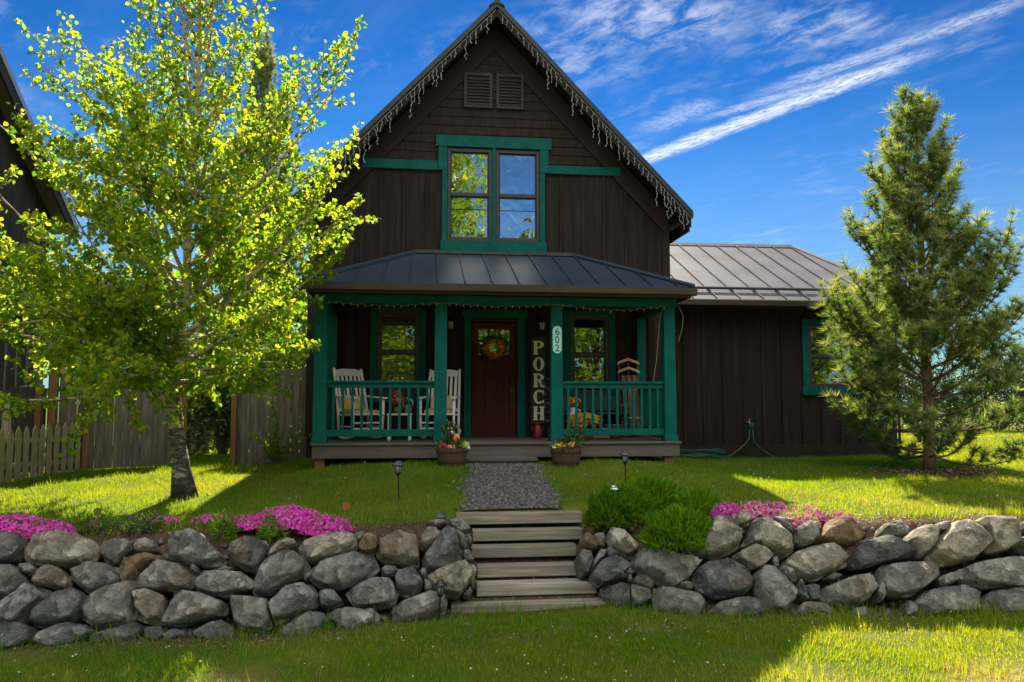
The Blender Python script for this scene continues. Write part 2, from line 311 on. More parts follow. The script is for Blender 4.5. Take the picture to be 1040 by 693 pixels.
nt = W.node_tree; N, L = nt.nodes, nt.links; N.clear()
out = node(nt, 'ShaderNodeOutputWorld'); bg = node(nt, 'ShaderNodeBackground'); bg.inputs[1].default_value = SKY_S
sky = node(nt, 'ShaderNodeTexSky', sky_type='NISHITA', sun_disc=False, sun_elevation=SUN_EL, sun_rotation=SUN_AZ, air_density=1.0, dust_density=0.0, ozone_density=3.0)
hs = node(nt, 'ShaderNodeHueSaturation'); hs.inputs['Saturation'].default_value = 1.0; hs.inputs['Value'].default_value = 1.0
gm = node(nt, 'ShaderNodeGamma'); gm.inputs[1].default_value = SKY_G; L.new(sky.outputs[0], gm.inputs[0])
ml = node(nt, 'ShaderNodeMix', data_type='RGBA', blend_type='MULTIPLY'); ml.inputs[0].default_value = 1; ml.inputs[7].default_value = (*SKY_MUL, 1); L.new(gm.outputs[0], ml.inputs[6]); L.new(ml.outputs[2], hs.inputs['Color'])
def horizon_veil(col):
    # thin milky air low over the horizon
    sp = node(nt, 'ShaderNodeSeparateXYZ'); tcv = node(nt, 'ShaderNodeTexCoord'); nt.links.new(tcv.outputs['Generated'], sp.inputs[0])
    mr = node(nt, 'ShaderNodeMapRange', interpolation_type='SMOOTHSTEP'); mr.inputs[1].default_value = -.02; mr.inputs[2].default_value = .38; mr.inputs[3].default_value = .78; mr.inputs[4].default_value = 0; nt.links.new(sp.outputs[2], mr.inputs[0])
    m = node(nt, 'ShaderNodeMix', data_type='RGBA'); m.inputs[7].default_value = (*VEIL, 1); nt.links.new(mr.outputs[0], m.inputs[0]); nt.links.new(col, m.inputs[6]); return m.outputs[2]
# cirrus and a contrail on a cloud layer above: direction / height
tc = node(nt, 'ShaderNodeTexCoord'); sx = node(nt, 'ShaderNodeSeparateXYZ'); L.new(tc.outputs['Generated'], sx.inputs[0])
def mth(op, a, b=None, c=None, clamp=False):
    n = nt.nodes.new('ShaderNodeMath'); n.operation = op; n.use_clamp = clamp
    for i, v in enumerate((a, b, c)):
        if v is None: continue
        if hasattr(v, 'is_output'): L.new(v, n.inputs[i])
        else: n.inputs[i].default_value = v
    return n.outputs[0]
zc = mth('MAXIMUM', sx.outputs[2], .03)
U = mth('DIVIDE', sx.outputs[0], zc); Vv = mth('DIVIDE', sx.outputs[1], zc)
def pixdir(px, py):
    fw = Vector((math.sin(YAW) * math.cos(PITCH), math.cos(YAW) * math.cos(PITCH), math.sin(PITCH))); rt = Vector((math.cos(YAW), -math.sin(YAW), 0)); up = rt.cross(fw)
    d = fw + rt * ((px - 520) / 808) - up * ((py - 346.5) / 808); return (d.x / d.z, d.y / d.z)
def line_coords(p0, p1):
    """distance along (0..1) and signed distance across a streak in the cloud layer"""
    (ax, ay), (bx, by) = p0, p1; l = math.hypot(bx - ax, by - ay); dx, dy = (bx - ax) / l, (by - ay) / l
    al = mth('DIVIDE', mth('ADD', mth('MULTIPLY', mth('SUBTRACT', U, ax), dx), mth('MULTIPLY', mth('SUBTRACT', Vv, ay), dy)), l)
    ac = mth('ADD', mth('MULTIPLY', mth('SUBTRACT', U, ax), -dy), mth('MULTIPLY', mth('SUBTRACT', Vv, ay), dx))
    return al, ac, (dx, dy)
def noise2(u, v, scale, det, rough=.6, dist=0.0):
    cb = nt.nodes.new('ShaderNodeCombineXYZ'); L.new(u, cb.inputs[0]); L.new(v, cb.inputs[1])
    n = node(nt, 'ShaderNodeTexNoise', i_Scale=scale, i_Detail=det, i_Roughness=rough, i_Distortion=dist); L.new(cb.outputs[0], n.inputs['Vector']); return n.outputs['Fac']
def smooth(v, a, b):
    n = node(nt, 'ShaderNodeMapRange', interpolation_type='SMOOTHSTEP'); n.inputs[1].default_value = a; n.inputs[2].default_value = b; L.new(v, n.inputs[0]); return n.outputs[0]
masks = []
for (p0, p1, w, amp, soft) in STREAKS:
    al, ac, _ = line_coords(pixdir(*p0), pixdir(*p1))
    nz = noise2(mth('MULTIPLY', al, 9.0), mth('MULTIPLY', ac, 9.0), 1.0, 8, .62, .6)
    wob = mth('MULTIPLY_ADD', nz, w * 1.1, -w * .55)
    d = mth('ABSOLUTE', mth('ADD', ac, wob))
    body = mth('SUBTRACT', 1.0, smooth(d, w * .08, w))
    ends = mth('MULTIPLY', smooth(al, -.04, soft), mth('SUBTRACT', 1.0, smooth(al, .80, 1.05)))
    fine = smooth(noise2(mth('MULTIPLY', al, 26.0), mth('MULTIPLY', ac, 60.0 ), 1.0, 6, .65, .8), .25, .68)
    masks.append(mth('MULTIPLY', mth('MULTIPLY', body, ends), mth('MULTIPLY', mth('MULTIPLY_ADD', fine, .88, .12), amp)))
al, ac, _ = line_coords(pixdir(655, 155), pixdir(1040, 10))
big = smooth(noise2(mth('MULTIPLY', al, 2.0), mth('MULTIPLY', ac, 1.5), 1.0, 3, .5), .42, .68)
fib = smooth(noise2(mth('MULTIPLY', al, 6.0), mth('MULTIPLY', ac, 7.0), 1.0, 9, .66, .35), .44, .80)
masks.append(mth('MULTIPLY', mth('MULTIPLY', big, fib), .32))
veil = smooth(noise2(mth('MULTIPLY', al, 1.1), mth('MULTIPLY', ac, 2.3), 1.3, 5, .6, .5), .40, .85)
masks.append(mth('MULTIPLY', veil, .05))
# two wispy patches high above the house
for (p, ru, rv, amp) in PATCHES:
    cu, cv = pixdir(*p)
    dd = mth('SQRT', mth('ADD', mth('POWER', mth('DIVIDE', mth('SUBTRACT', U, cu), ru), 2.0), mth('POWER', mth('DIVIDE', mth('SUBTRACT', Vv, cv), rv), 2.0)))
    fib2 = smooth(noise2(mth('MULTIPLY', al, 12.0), mth('MULTIPLY', ac, 14.0), 1.0, 9, .66, .4), .36, .72)
    masks.append(mth('MULTIPLY', mth('MULTIPLY', mth('SUBTRACT', 1.0, smooth(dd, .1, 1.0)), fib2), amp))
tot = masks[0]
for k in masks[1:]: tot = mth('MAXIMUM', tot, k)
# unseen bright cloud added behind the camera and overhead to fill the shaded facade
fill_cloud = mth('MULTIPLY', smooth(mth('MULTIPLY', sx.outputs[1], -1.0), -.02, .35), smooth(sx.outputs[2], .36, .52))
bnz = smooth(noise2(U, Vv, 1.4, 6, .6, .4), .25, .6)
fill_cloud = mth('MULTIPLY', fill_cloud, mth('MULTIPLY_ADD', bnz, .5, .5))
tot = mth('MULTIPLY', tot, smooth(sx.outputs[2], .02, .12), clamp=True)
mx = node(nt, 'ShaderNodeMix', data_type='RGBA'); mx.inputs[7].default_value = (*CLOUD, 1); L.new(tot, mx.inputs[0]); L.new(horizon_veil(hs.outputs[0]), mx.inputs[6])
mb_ = node(nt, 'ShaderNodeMix', data_type='RGBA'); mb_.inputs[7].default_value = (*FILL_CLOUD, 1); L.new(fill_cloud, mb_.inputs[0]); L.new(mx.outputs[2], mb_.inputs[6])
L.new(mb_.outputs[2], bg.inputs[0]); L.new(bg.outputs[0], out.inputs[0])
sc.view_settings.view_transform = 'Standard'; sc.view_settings.look = 'None'; sc.view_settings.exposure = EXPO; sc.view_settings.gamma = 1
sc.cycles.max_bounces = 8; sc.cycles.transparent_max_bounces = 8; sc.cycles.caustics_reflective = False; sc.cycles.caustics_refractive = False
sc.cycles.use_denoising = True; sc.render.film_transparent = False
try: sc.cycles.denoiser = 'OPENIMAGEDENOISE'
except Exception: pass

# ---------------------------------------------------------------- terrain
YBX = [-20, -8, -5, -2.45, -1.25, -.8, .6, .9, 2.05, 5, 9, 20]; YBY = [-6.8, -6.7, -6.6, -6.6, -6.2, -5.95, -5.95, -6.15, -6.5, -6.65, -6.8, -6.9]
def ybase(x): return np.interp(x, YBX, YBY)
LOW = -1.0
def upper(x, y): return -.05 * np.clip(-y - 1, 0, 4.2) + .20 * np.exp(-(np.asarray(x) / 3.3) ** 6) * np.clip((y + 5) / 2.7, 0, 1) * np.clip((1.2 - y) / 1.0, 0, 1) + .012 * np.sin(x * 1.7 + y) + .01 * np.sin(y * 2.3 - x * .8)
def ground(x, y):
    x = np.asarray(x, float); y = np.asarray(y, float); yb = ybase(x)
    up = upper(x, y); lo = LOW - .03 * np.clip(yb - y, 0, 1.0) / 1.0 + .014 * np.sin(x * 1.3 + y * 2.1) + .012 * np.sin(x * 2.9 - y)
    t = np.clip((y - (yb + .27)) / .51, 0, 1); h = np.where(t <= 0, lo, np.where(t >= 1, up, lo + (up - .05 - lo) * t))
    s = np.clip((y - (yb + .78)) / .3, 0, 1); h = np.where(t >= 1, up - .05 * (1 - s), h)
    st = np.clip((y + 6.0) / 1.1, 0, 1); hs_ = np.where(y < -6.0, lo, np.where(y > -4.83, up, -1.115 + .72 * st))
    w = np.clip((x + .86) / .06, 0, 1) * np.clip((.62 - x) / .06, 0, 1)
    return h * (1 - w) + hs_ * w
xs = np.concatenate([[-900, -300, -100, -50, -30, -20, -16], np.arange(-13, 13.01, .13), [15, 18, 24, 32, 50, 100, 300, 900]])
ys = np.concatenate([[-400, -150, -60, -30, -20, -16, -14, -12, -11, -10], np.arange(-9.4, -7.1, .2), np.arange(-7.1, -4.5, .055), np.arange(-4.5, 3, .2), [3.5, 4, 5, 6, 8, 10, 13, 17, 22, 30, 45, 70, 120, 250, 600, 1500]])
X, Y = np.meshgrid(xs, ys); Z = ground(X, Y)
nx, ny = len(xs), len(ys); idx = np.arange(nx * ny).reshape(ny, nx)
F = np.stack([idx[:-1, :-1], idx[:-1, 1:], idx[1:, 1:], idx[1:, :-1]], -1).reshape(-1, 4)
yb = ybase(X); soil = ((Y > yb - .12) & (Y < yb + 1.0)).astype(float)
soil = np.maximum(soil, .8 * np.clip(1 - (yb - Y) / .5, 0, 1) * (Y < yb) * np.clip((-1.4 - X) / .8, 0, 1))
soil = np.maximum(soil, np.clip(1.45 - np.hypot((X - 6.95) / 1.25, (Y + 1.95) / .75), 0, 1))                # bark mulch round the pine
soil = np.maximum(soil, ((X > -.86) & (X < .62) & (Y > -6.1) & (Y < -4.85)).astype(float))
soil = np.maximum(soil, ((Y > -1.75) & (Y < .2) & (X > -2.9) & (X < 2.8)).astype(float))                      # bare earth under the porch
soil = np.maximum(soil, np.clip(1 - np.abs(Y - .9) / .16, 0, 1) * (X > 3) * (X < 8.3))
V = np.stack([X, Y, Z], -1).reshape(-1, 3)
me = bpy.data.meshes.new('ground'); me.from_pydata(V.tolist(), [], F.tolist()); me.polygons.foreach_set('use_smooth', [True] * len(F))
a = me.attributes.new('soil', 'FLOAT', 'POINT'); a.data.foreach_set('value', soil.ravel().astype(np.float32))
def dryness(x, y):      # straw-coloured verge towards the road
    return np.clip((-7.72 - y + .28 * np.sin(x * 1.9) + .2 * np.sin(x * 4.3 + 1)) / .9, 0, 1) * np.clip((np.abs(x - .1) - .9) / 1.6, .08, 1)
a = me.attributes.new('dry', 'FLOAT', 'POINT'); a.data.foreach_set('value', dryness(X, Y).ravel().astype(np.float32))
def groundmat():
    m, nt, N, L = mat('lawn_ground')
    out = node(nt, 'ShaderNodeOutputMaterial'); p = node(nt, 'ShaderNodeBsdfPrincipled'); p.inputs['Roughness'].default_value = .95; p.inputs['Specular IOR Level'].default_value = .15
    tc = node(nt, 'ShaderNodeTexCoord')
    n1 = node(nt, 'ShaderNodeTexNoise', i_Scale=.8, i_Detail=8.0, i_Roughness=.7); L.new(tc.outputs['Object'], n1.inputs['Vector'])
    g = ramp(nt, n1.outputs['Fac'], [(.3, (.035, .065, .005)), (.55, (.075, .105, .007)), (.75, (.16, .15, .03))])
    n2 = node(nt, 'ShaderNodeTexNoise', i_Scale=14.0, i_Detail=8.0, i_Roughness=.7); L.new(tc.outputs['Object'], n2.inputs['Vector'])
    s = ramp(nt, n2.outputs['Fac'], [(.3, (.035, .024, .016)), (.55, (.075, .052, .034)), (.75, (.15, .11, .08))])
    d = ramp(nt, n2.outputs['Fac'], [(.3, (.15, .11, .05)), (.55, (.26, .20, .10)), (.75, (.36, .29, .17))])
    a1 = node(nt, 'ShaderNodeAttribute', attribute_name='soil'); a2 = node(nt, 'ShaderNodeAttribute', attribute_name='dry')
    m1 = node(nt, 'ShaderNodeMix', data_type='RGBA'); L.new(a2.outputs['Fac'], m1.inputs[0]); L.new(g, m1.inputs[6]); L.new(d, m1.inputs[7])
    m2 = node(nt, 'ShaderNodeMix', data_type='RGBA'); L.new(a1.outputs['Fac'], m2.inputs[0]); L.new(m1.outputs[2], m2.inputs[6]); L.new(s, m2.inputs[7])
    L.new(m2.outputs[2], p.inputs['Base Color'])
    b = node(nt, 'ShaderNodeBump'); b.inputs['Strength'].default_value = .7; b.inputs['Distance'].default_value = .03; L.new(n2.outputs['Fac'], b.inputs['Height']); L.new(b.outputs[0], p.inputs['Normal'])
    L.new(p.outputs[0], out.inputs[0]); return m
me.materials.append(groundmat()); go = bpy.data.objects.new('ground', me); C.objects.link(go); go['kind'] = 'structure'
# gravel path from the steps to the porch
def path_edges(y):
    t = np.clip((y + 4.97) / 2.9, 0, 1)
    l = -.83 + .27 * t + .04 * np.sin(y * 4) + .012 * np.sin(y * 13 + 1); r = .36 + .12 * t + .04 * np.sin(y * 3.3 + 2) + .012 * np.sin(y * 11); return l, r
pv, pf = [], []
py_ = np.linspace(-4.82, -2.08, 60)
for y in py_:
    l, r = path_edges(y)
    for k in range(13):
        x = l + (r - l) * k / 12; pv.append((x, y, float(ground(x, y)) + .008 - (.014 if k in (0, 12) else 0) + uni(-.003, .003)))
for j in range(59):
    for k in range(12): pf.append((j * 13 + k, j * 13 + k + 1, j * 13 + k + 14, j * 13 + k + 13))
M['gravel'] = surf('crushed_gravel', [(.34, (.03, .03, .031)), (.5, (.075, .077, .078)), (.66, (.15, .15, .147))], .9, 42, bump=1.0, bscale=55, bdist=.02, detail=3)
pm = MB(); pm.v = pv; pm.f = pf; po = pm.build('path', 'gravel', smooth=True); po['kind'] = 'structure'
n = 5200
yy = RNG.uniform(-4.80, -2.1, n); ll, rr_ = path_edges(yy); xx = ll + (rr_ - ll) * np.where(RNG.random(n) < .9, RNG.uniform(-.02, 1.02, n), RNG.uniform(-.13, 1.13, n)); zz = ground(xx, yy) + .010
D = randdir(n); D[:, 2] *= .3; NN = randdir(n); sz = RNG.uniform(.010, .03, n)
# each pebble a small tetra-like chip
b0 = np.stack([xx, yy, zz], -1); ang = RNG.uniform(0, 6.28, n); pts = []
for k in range(3): pts.append(b0 + np.stack([np.cos(ang + k * 2.09) * sz, np.sin(ang + k * 2.09) * sz, -.006 + 0 * sz], -1))
pts.append(b0 + np.stack([RNG.uniform(-.3, .3, n) * sz, RNG.uniform(-.3, .3, n) * sz, sz * RNG.uniform(.5, .9, n)], -1))
Vp = np.stack(pts, 1).reshape(-1, 3); base = np.arange(n)[:, None] * 4
Fp = np.concatenate([base + [[0, 1, 3]], base + [[1, 2, 3]], base + [[2, 0, 3]]]); 
M['pebble'] = leafmat('pebble', [(0, (.03, .03, .032)), (.5, (.07, .07, .07)), (1, (.17, .165, .155))], [(0, (0, 0, 0)), (1, (0, 0, 0))], 0.0, .6, .03)
po2 = npmesh('gravel', Vp, Fp, np.tile(RNG.random(n), 3), 'pebble'); po2['kind'] = 'stuff'

# ---------------------------------------------------------------- boulder walls
def boulder(pts, code, parent, x0):
    P = np.array(pts, float).reshape(-1, 2); c = P.mean(0)
    P = c + (P - c) * 1.03
    n = len(P); seg = np.roll(P, -1, 0) - P; ln = np.hypot(*seg.T); cum = np.concatenate([[0], np.cumsum(ln)]); K = 48
    s = np.linspace(0, cum[-1], K, endpoint=False); ring = np.stack([np.interp(s, cum, np.append(P[:, i], P[0, i])) for i in (0, 1)], -1)
    ring = .15 * np.roll(ring, 1, 0) + .70 * ring + .15 * np.roll(ring, -1, 0)
    size = math.sqrt(np.ptp(P[:, 0]) * np.ptp(P[:, 1])); mn = min(np.ptp(P[:, 0]), np.ptp(P[:, 1]))
    H = .40 * mn + .045                                      # how far the rounded front stands out
    # fractured faces: the top of the convex hull of a few scattered points
    bm = bmesh.new(); a0 = uni(0, 1); m_ = random.randint(7, 10)
    for k in range(m_):
        q = (ring[int(K * ((a0 + (k + uni(-.3, .3)) / m_) % 1)) % K] - c); bm.verts.new((*(q * .985), 0)); q = q * uni(.88, .975); bm.verts.new((q[0], q[1], H * uni(.35, .82)))
    for k in range(random.randint(4, 6)):
        q = (ring[int(K * uni(0, .999))] - c) * uni(.15, .72); bm.verts.new((q[0], q[1], H * uni(.72, 1.12)))
    bmesh.ops.convex_hull(bm, input=bm.verts); planes = []; bm.normal_update()
    for f in bm.faces:
        if f.normal.z > .04: n_ = f.normal; p_ = f.verts[0].co; planes.append((n_.x / n_.z, n_.y / n_.z, p_.dot(n_) / n_.z))
    bm.free(); seed_w = uni(0, 9)
    ts = [1.0, .992, .975, .95, .92, .88, .83, .77, .71, .64, .57, .50, .42, .34, .26, .18, .10]
    seedv = rnd() * 50; V = []; Fc = []
    backs = [(.55, -.42), (.84, -.30), (.97, -.15)]
    def pt(u, h):            # u face coords (x, z), h outward from the sloped wall face
        x, z = u; y = float(ybase(x)) + .5 * (z + 1.0); return (x, y - h * .894, z + h * .447)
    for t, h in backs:
        for q in ring: V.append(pt(c + (q - c) * t, h * min(1.0, mn / .3 + .3)))
    for t in ts:
        for q in ring:
            u = c + (q - c) * t; du = u - c; h = H * 1.2
            for a, b, o in planes: h = min(h, o - a * du[0] - b * du[1])
            h = max(h, -.02)
            h += (.016 * mnoise.fractal(Vector((u[0] * 9, seedv, u[1] * 9)), .7, 2.1, 5) - .012 * abs(mnoise.noise(Vector((u[0] * 5, seedv, u[1] * 8))))) * min(1, mn / .25)
            V.append(pt(u, h))
    h0 = min([H * 1.2] + [o for _, _, o in planes]); V.append(pt(c, h0))
    nr = len(backs) + len(ts)
    for j in range(nr - 1):
        for k in range(K):
            k2 = (k + 1) % K; Fc.append((j * K + k, j * K + k2, (j + 1) * K + k2, (j + 1) * K + k))
    for k in range(K): Fc.append(((nr - 1) * K + k, (nr - 1) * K + (k + 1) % K, nr * K))
    Fc.append(tuple(range(K))[::-1])
    b = MB(); b.v = [(v[0] - x0, v[1], v[2]) for v in V]; b.f = Fc
    return b.build('boulder', 'rock_' + code, parent, smooth=True)
ROCKS_LEFT=[
('d',[-5.23,-0.15,-5.13,-0.14,-5.01,-0.14,-4.93,-0.16,-4.91,-0.27,-4.91,-0.34,-5.00,-0.37,-5.15,-0.38]),
('t',[-4.89,-0.26,-4.86,-0.19,-4.76,-0.15,-4.55,-0.13,-4.48,-0.14,-4.28,-0.22,-4.23,-0.29,-4.25,-0.37,-4.47,-0.40,-4.65,-0.41,-4.74,-0.39,-4.86,-0.36]),
('g',[-5.15,-0.41,-5.06,-0.39,-4.95,-0.39,-4.83,-0.48,-4.80,-0.56,-4.83,-0.62,-4.94,-0.64,-5.09,-0.64]),
('g',[-4.89,-0.41,-4.85,-0.38,-4.76,-0.40,-4.74,-0.44,-4.78,-0.48,-4.85,-0.46]),
('g',[-4.77,-0.51,-4.69,-0.40,-4.55,-0.42,-4.45,-0.49,-4.41,-0.57,-4.43,-0.60,-4.57,-0.58,-4.73,-0.55]),
('g',[-4.44,-0.43,-4.33,-0.38,-4.17,-0.40,-4.02,-0.44,-3.99,-0.55,-4.12,-0.62,-4.24,-0.64,-4.30,-0.60,-4.43,-0.51]),
('g',[-4.22,-0.23,-4.13,-0.20,-3.95,-0.20,-3.99,-0.30,-4.07,-0.40,-4.15,-0.39,-4.21,-0.31]),
('t',[-3.94,-0.26,-3.91,-0.22,-3.83,-0.20,-3.76,-0.23,-3.72,-0.29,-3.81,-0.32,-3.91,-0.30]),
('b',[-3.94,-0.33,-3.70,-0.33,-3.64,-0.38,-3.76,-0.39,-3.84,-0.47,-3.95,-0.39]),
('g',[-5.00,-0.76,-4.95,-0.67,-4.81,-0.64,-4.76,-0.56,-4.66,-0.58,-4.57,-0.61,-4.62,-0.69,-4.71,-0.76,-4.78,-0.86,-4.86,-0.87]),
('d',[-4.68,-0.80,-4.64,-0.72,-4.49,-0.62,-4.33,-0.61,-4.25,-0.67,-4.26,-0.78,-4.32,-0.85,-4.56,-0.89,-4.65,-0.87]),
('g',[-4.26,-0.83,-4.26,-0.70,-4.12,-0.62,-3.96,-0.57,-3.86,-0.54,-3.85,-0.66,-3.79,-0.82,-3.86,-0.90,-4.12,-0.91,-4.18,-0.87]),
('t',[-3.86,-0.63,-3.74,-0.63,-3.58,-0.68,-3.58,-0.79,-3.58,-0.91,-3.69,-0.88,-3.79,-0.85,-3.81,-0.71]),
('g',[-3.86,-0.58,-3.77,-0.47,-3.77,-0.38,-3.60,-0.39,-3.43,-0.44,-3.34,-0.51,-3.36,-0.62,-3.50,-0.63,-3.83,-0.62]),
('d',[-4.99,-0.85,-4.76,-0.85,-4.62,-0.90,-4.63,-0.99,-4.77,-1.06,-4.93,-1.05]),
('d',[-4.63,-0.99,-4.54,-0.90,-4.37,-0.86,-4.23,-0.87,-4.12,-0.93,-4.18,-1.00,-4.34,-1.04,-4.51,-1.05]),
('d',[-4.17,-0.99,-4.09,-0.93,-3.92,-0.92,-3.78,-0.88,-3.69,-0.91,-3.70,-1.02,-3.89,-1.06,-4.11,-1.05]),
('b',[-4.00,-0.39,-3.96,-0.33,-3.84,-0.47,-3.85,-0.53,-3.96,-0.56,-4.00,-0.47]),
('d',[-3.71,-0.91,-3.52,-0.93,-3.52,-1.01,-3.67,-1.02]),
('g',[-3.68,-0.33,-3.60,-0.29,-3.65,-0.20,-3.58,-0.16,-3.42,-0.14,-3.34,-0.16,-3.26,-0.25,-3.10,-0.38,-3.08,-0.43,-3.27,-0.44,-3.52,-0.40]),
('d',[-3.11,-0.33,-3.06,-0.25,-2.96,-0.21,-2.75,-0.23,-2.71,-0.29,-2.77,-0.41,-2.81,-0.49,-2.91,-0.47,-3.00,-0.42]),
('t',[-2.73,-0.34,-2.64,-0.27,-2.50,-0.21,-2.46,-0.27,-2.56,-0.31,-2.70,-0.38]),
('g',[-2.81,-0.55,-2.77,-0.43,-2.63,-0.33,-2.49,-0.32,-2.36,-0.41,-2.32,-0.48,-2.38,-0.54,-2.52,-0.60,-2.67,-0.68,-2.81,-0.68]),
('g',[-3.33,-0.56,-3.28,-0.47,-3.10,-0.49,-2.94,-0.49,-2.82,-0.57,-2.83,-0.63,-2.99,-0.66,-3.07,-0.69,-3.31,-0.64]),
('g',[-3.40,-0.43,-3.36,-0.42,-3.31,-0.47,-3.34,-0.51,-3.39,-0.47]),
('g',[-3.16,-0.48,-3.09,-0.45,-3.01,-0.46,-3.05,-0.49]),
('g',[-3.57,-0.89,-3.50,-0.73,-3.51,-0.64,-3.30,-0.65,-3.10,-0.71,-3.02,-0.77,-3.02,-0.83,-3.23,-0.87,-3.43,-0.91]),
('g',[-3.01,-0.71,-2.95,-0.69,-2.68,-0.71,-2.65,-0.82,-2.61,-0.94,-2.70,-0.97,-2.88,-0.95,-2.96,-0.86]),
('g',[-2.66,-0.75,-2.55,-0.63,-2.39,-0.60,-2.29,-0.63,-2.20,-0.75,-2.24,-0.80,-2.42,-0.87,-2.59,-0.92,-2.63,-0.83]),
('d',[-2.23,-0.68,-2.11,-0.68,-2.00,-0.80,-2.08,-0.83,-2.20,-0.81]),
('d',[-2.56,-0.98,-2.50,-0.93,-2.37,-0.86,-2.23,-0.84,-2.14,-0.89,-2.12,-0.98,-2.28,-1.06,-2.52,-1.05]),
('d',[-3.30,-0.98,-3.19,-0.91,-3.06,-0.87,-2.97,-0.92,-2.89,-1.00,-2.98,-1.05,-3.19,-1.05]),
('d',[-3.54,-0.98,-3.49,-0.94,-3.38,-0.93,-3.33,-0.98,-3.38,-1.03,-3.49,-1.03]),
('g',[-2.37,-0.55,-2.33,-0.52,-2.28,-0.54,-2.31,-0.59,-2.36,-0.59]),
('t',[-2.44,-0.30,-2.39,-0.25,-2.21,-0.21,-1.99,-0.19,-1.93,-0.22,-1.89,-0.34,-1.98,-0.38,-2.19,-0.42,-2.31,-0.43,-2.41,-0.36]),
('g',[-2.32,-0.50,-2.26,-0.45,-2.10,-0.42,-1.85,-0.38,-1.75,-0.42,-1.68,-0.55,-1.80,-0.62,-1.99,-0.67,-2.19,-0.66,-2.31,-0.60]),
('b',[-1.89,-0.31,-1.84,-0.23,-1.78,-0.22,-1.72,-0.25,-1.70,-0.35,-1.74,-0.41,-1.87,-0.37]),
('t',[-1.72,-0.42,-1.69,-0.29,-1.55,-0.22,-1.34,-0.25,-1.32,-0.33,-1.30,-0.55,-1.42,-0.55,-1.63,-0.49]),
('g',[-1.93,-0.22,-1.84,-0.20,-1.84,-0.26,-1.88,-0.30]),
('d',[-1.67,-0.54,-1.62,-0.52,-1.50,-0.55,-1.52,-0.59,-1.59,-0.62,-1.66,-0.59]),
('d',[-1.53,-0.66,-1.50,-0.58,-1.34,-0.56,-1.26,-0.69,-1.28,-0.76,-1.42,-0.81,-1.50,-0.77]),
('g',[-1.99,-0.72,-1.85,-0.65,-1.65,-0.61,-1.57,-0.64,-1.49,-0.76,-1.53,-0.85,-1.64,-0.87,-1.90,-0.84]),
('g',[-1.54,-0.87,-1.42,-0.83,-1.19,-0.78,-1.07,-0.80,-1.02,-0.89,-1.05,-0.99,-1.30,-1.02,-1.52,-1.03,-1.55,-0.93]),
('g',[-2.14,-0.89,-2.07,-0.84,-1.93,-0.84,-1.80,-0.90,-1.73,-0.87,-1.66,-0.94,-1.69,-1.00,-1.89,-1.02,-2.03,-1.03]),
('t',[-1.30,-0.38,-1.27,-0.26,-1.19,-0.18,-1.06,-0.26,-1.07,-0.29,-1.15,-0.37,-1.25,-0.42]),
('d',[-1.27,-0.49,-1.23,-0.42,-1.06,-0.28,-1.02,-0.16,-0.94,-0.23,-0.85,-0.49,-0.88,-0.56,-1.00,-0.62,-1.19,-0.61,-1.25,-0.57]),
('t',[-1.23,-0.66,-1.07,-0.59,-0.88,-0.54,-0.71,-0.61,-0.74,-0.71,-0.84,-0.81,-0.91,-0.87,-1.07,-0.82,-1.19,-0.73]),
('g',[-1.00,-0.16,-0.89,-0.15,-0.79,-0.21,-0.77,-0.27,-0.87,-0.30,-0.96,-0.23]),
('g',[-0.94,-0.25,-0.87,-0.28,-0.79,-0.41,-0.86,-0.44,-0.90,-0.35]),
('g',[-1.30,-0.58,-1.25,-0.57,-1.21,-0.62,-1.25,-0.66,-1.29,-0.63]),
('d',[-1.25,-0.67,-1.19,-0.68,-1.15,-0.77,-1.24,-0.78]),
('g',[-0.85,-0.46,-0.79,-0.45,-0.73,-0.55,-0.79,-0.57,-0.84,-0.53]),
('g',[-1.23,-0.16,-1.06,-0.14,-1.01,-0.18,-1.15,-0.20]),
('g',[-0.83,-0.32,-0.77,-0.32,-0.75,-0.40,-0.80,-0.41]),
('d',[-0.86,-0.86,-0.78,-0.80,-0.76,-0.84,-0.80,-0.89]),
('b',[-0.78,-0.74,-0.71,-0.73,-0.72,-0.80,-0.77,-0.81])]
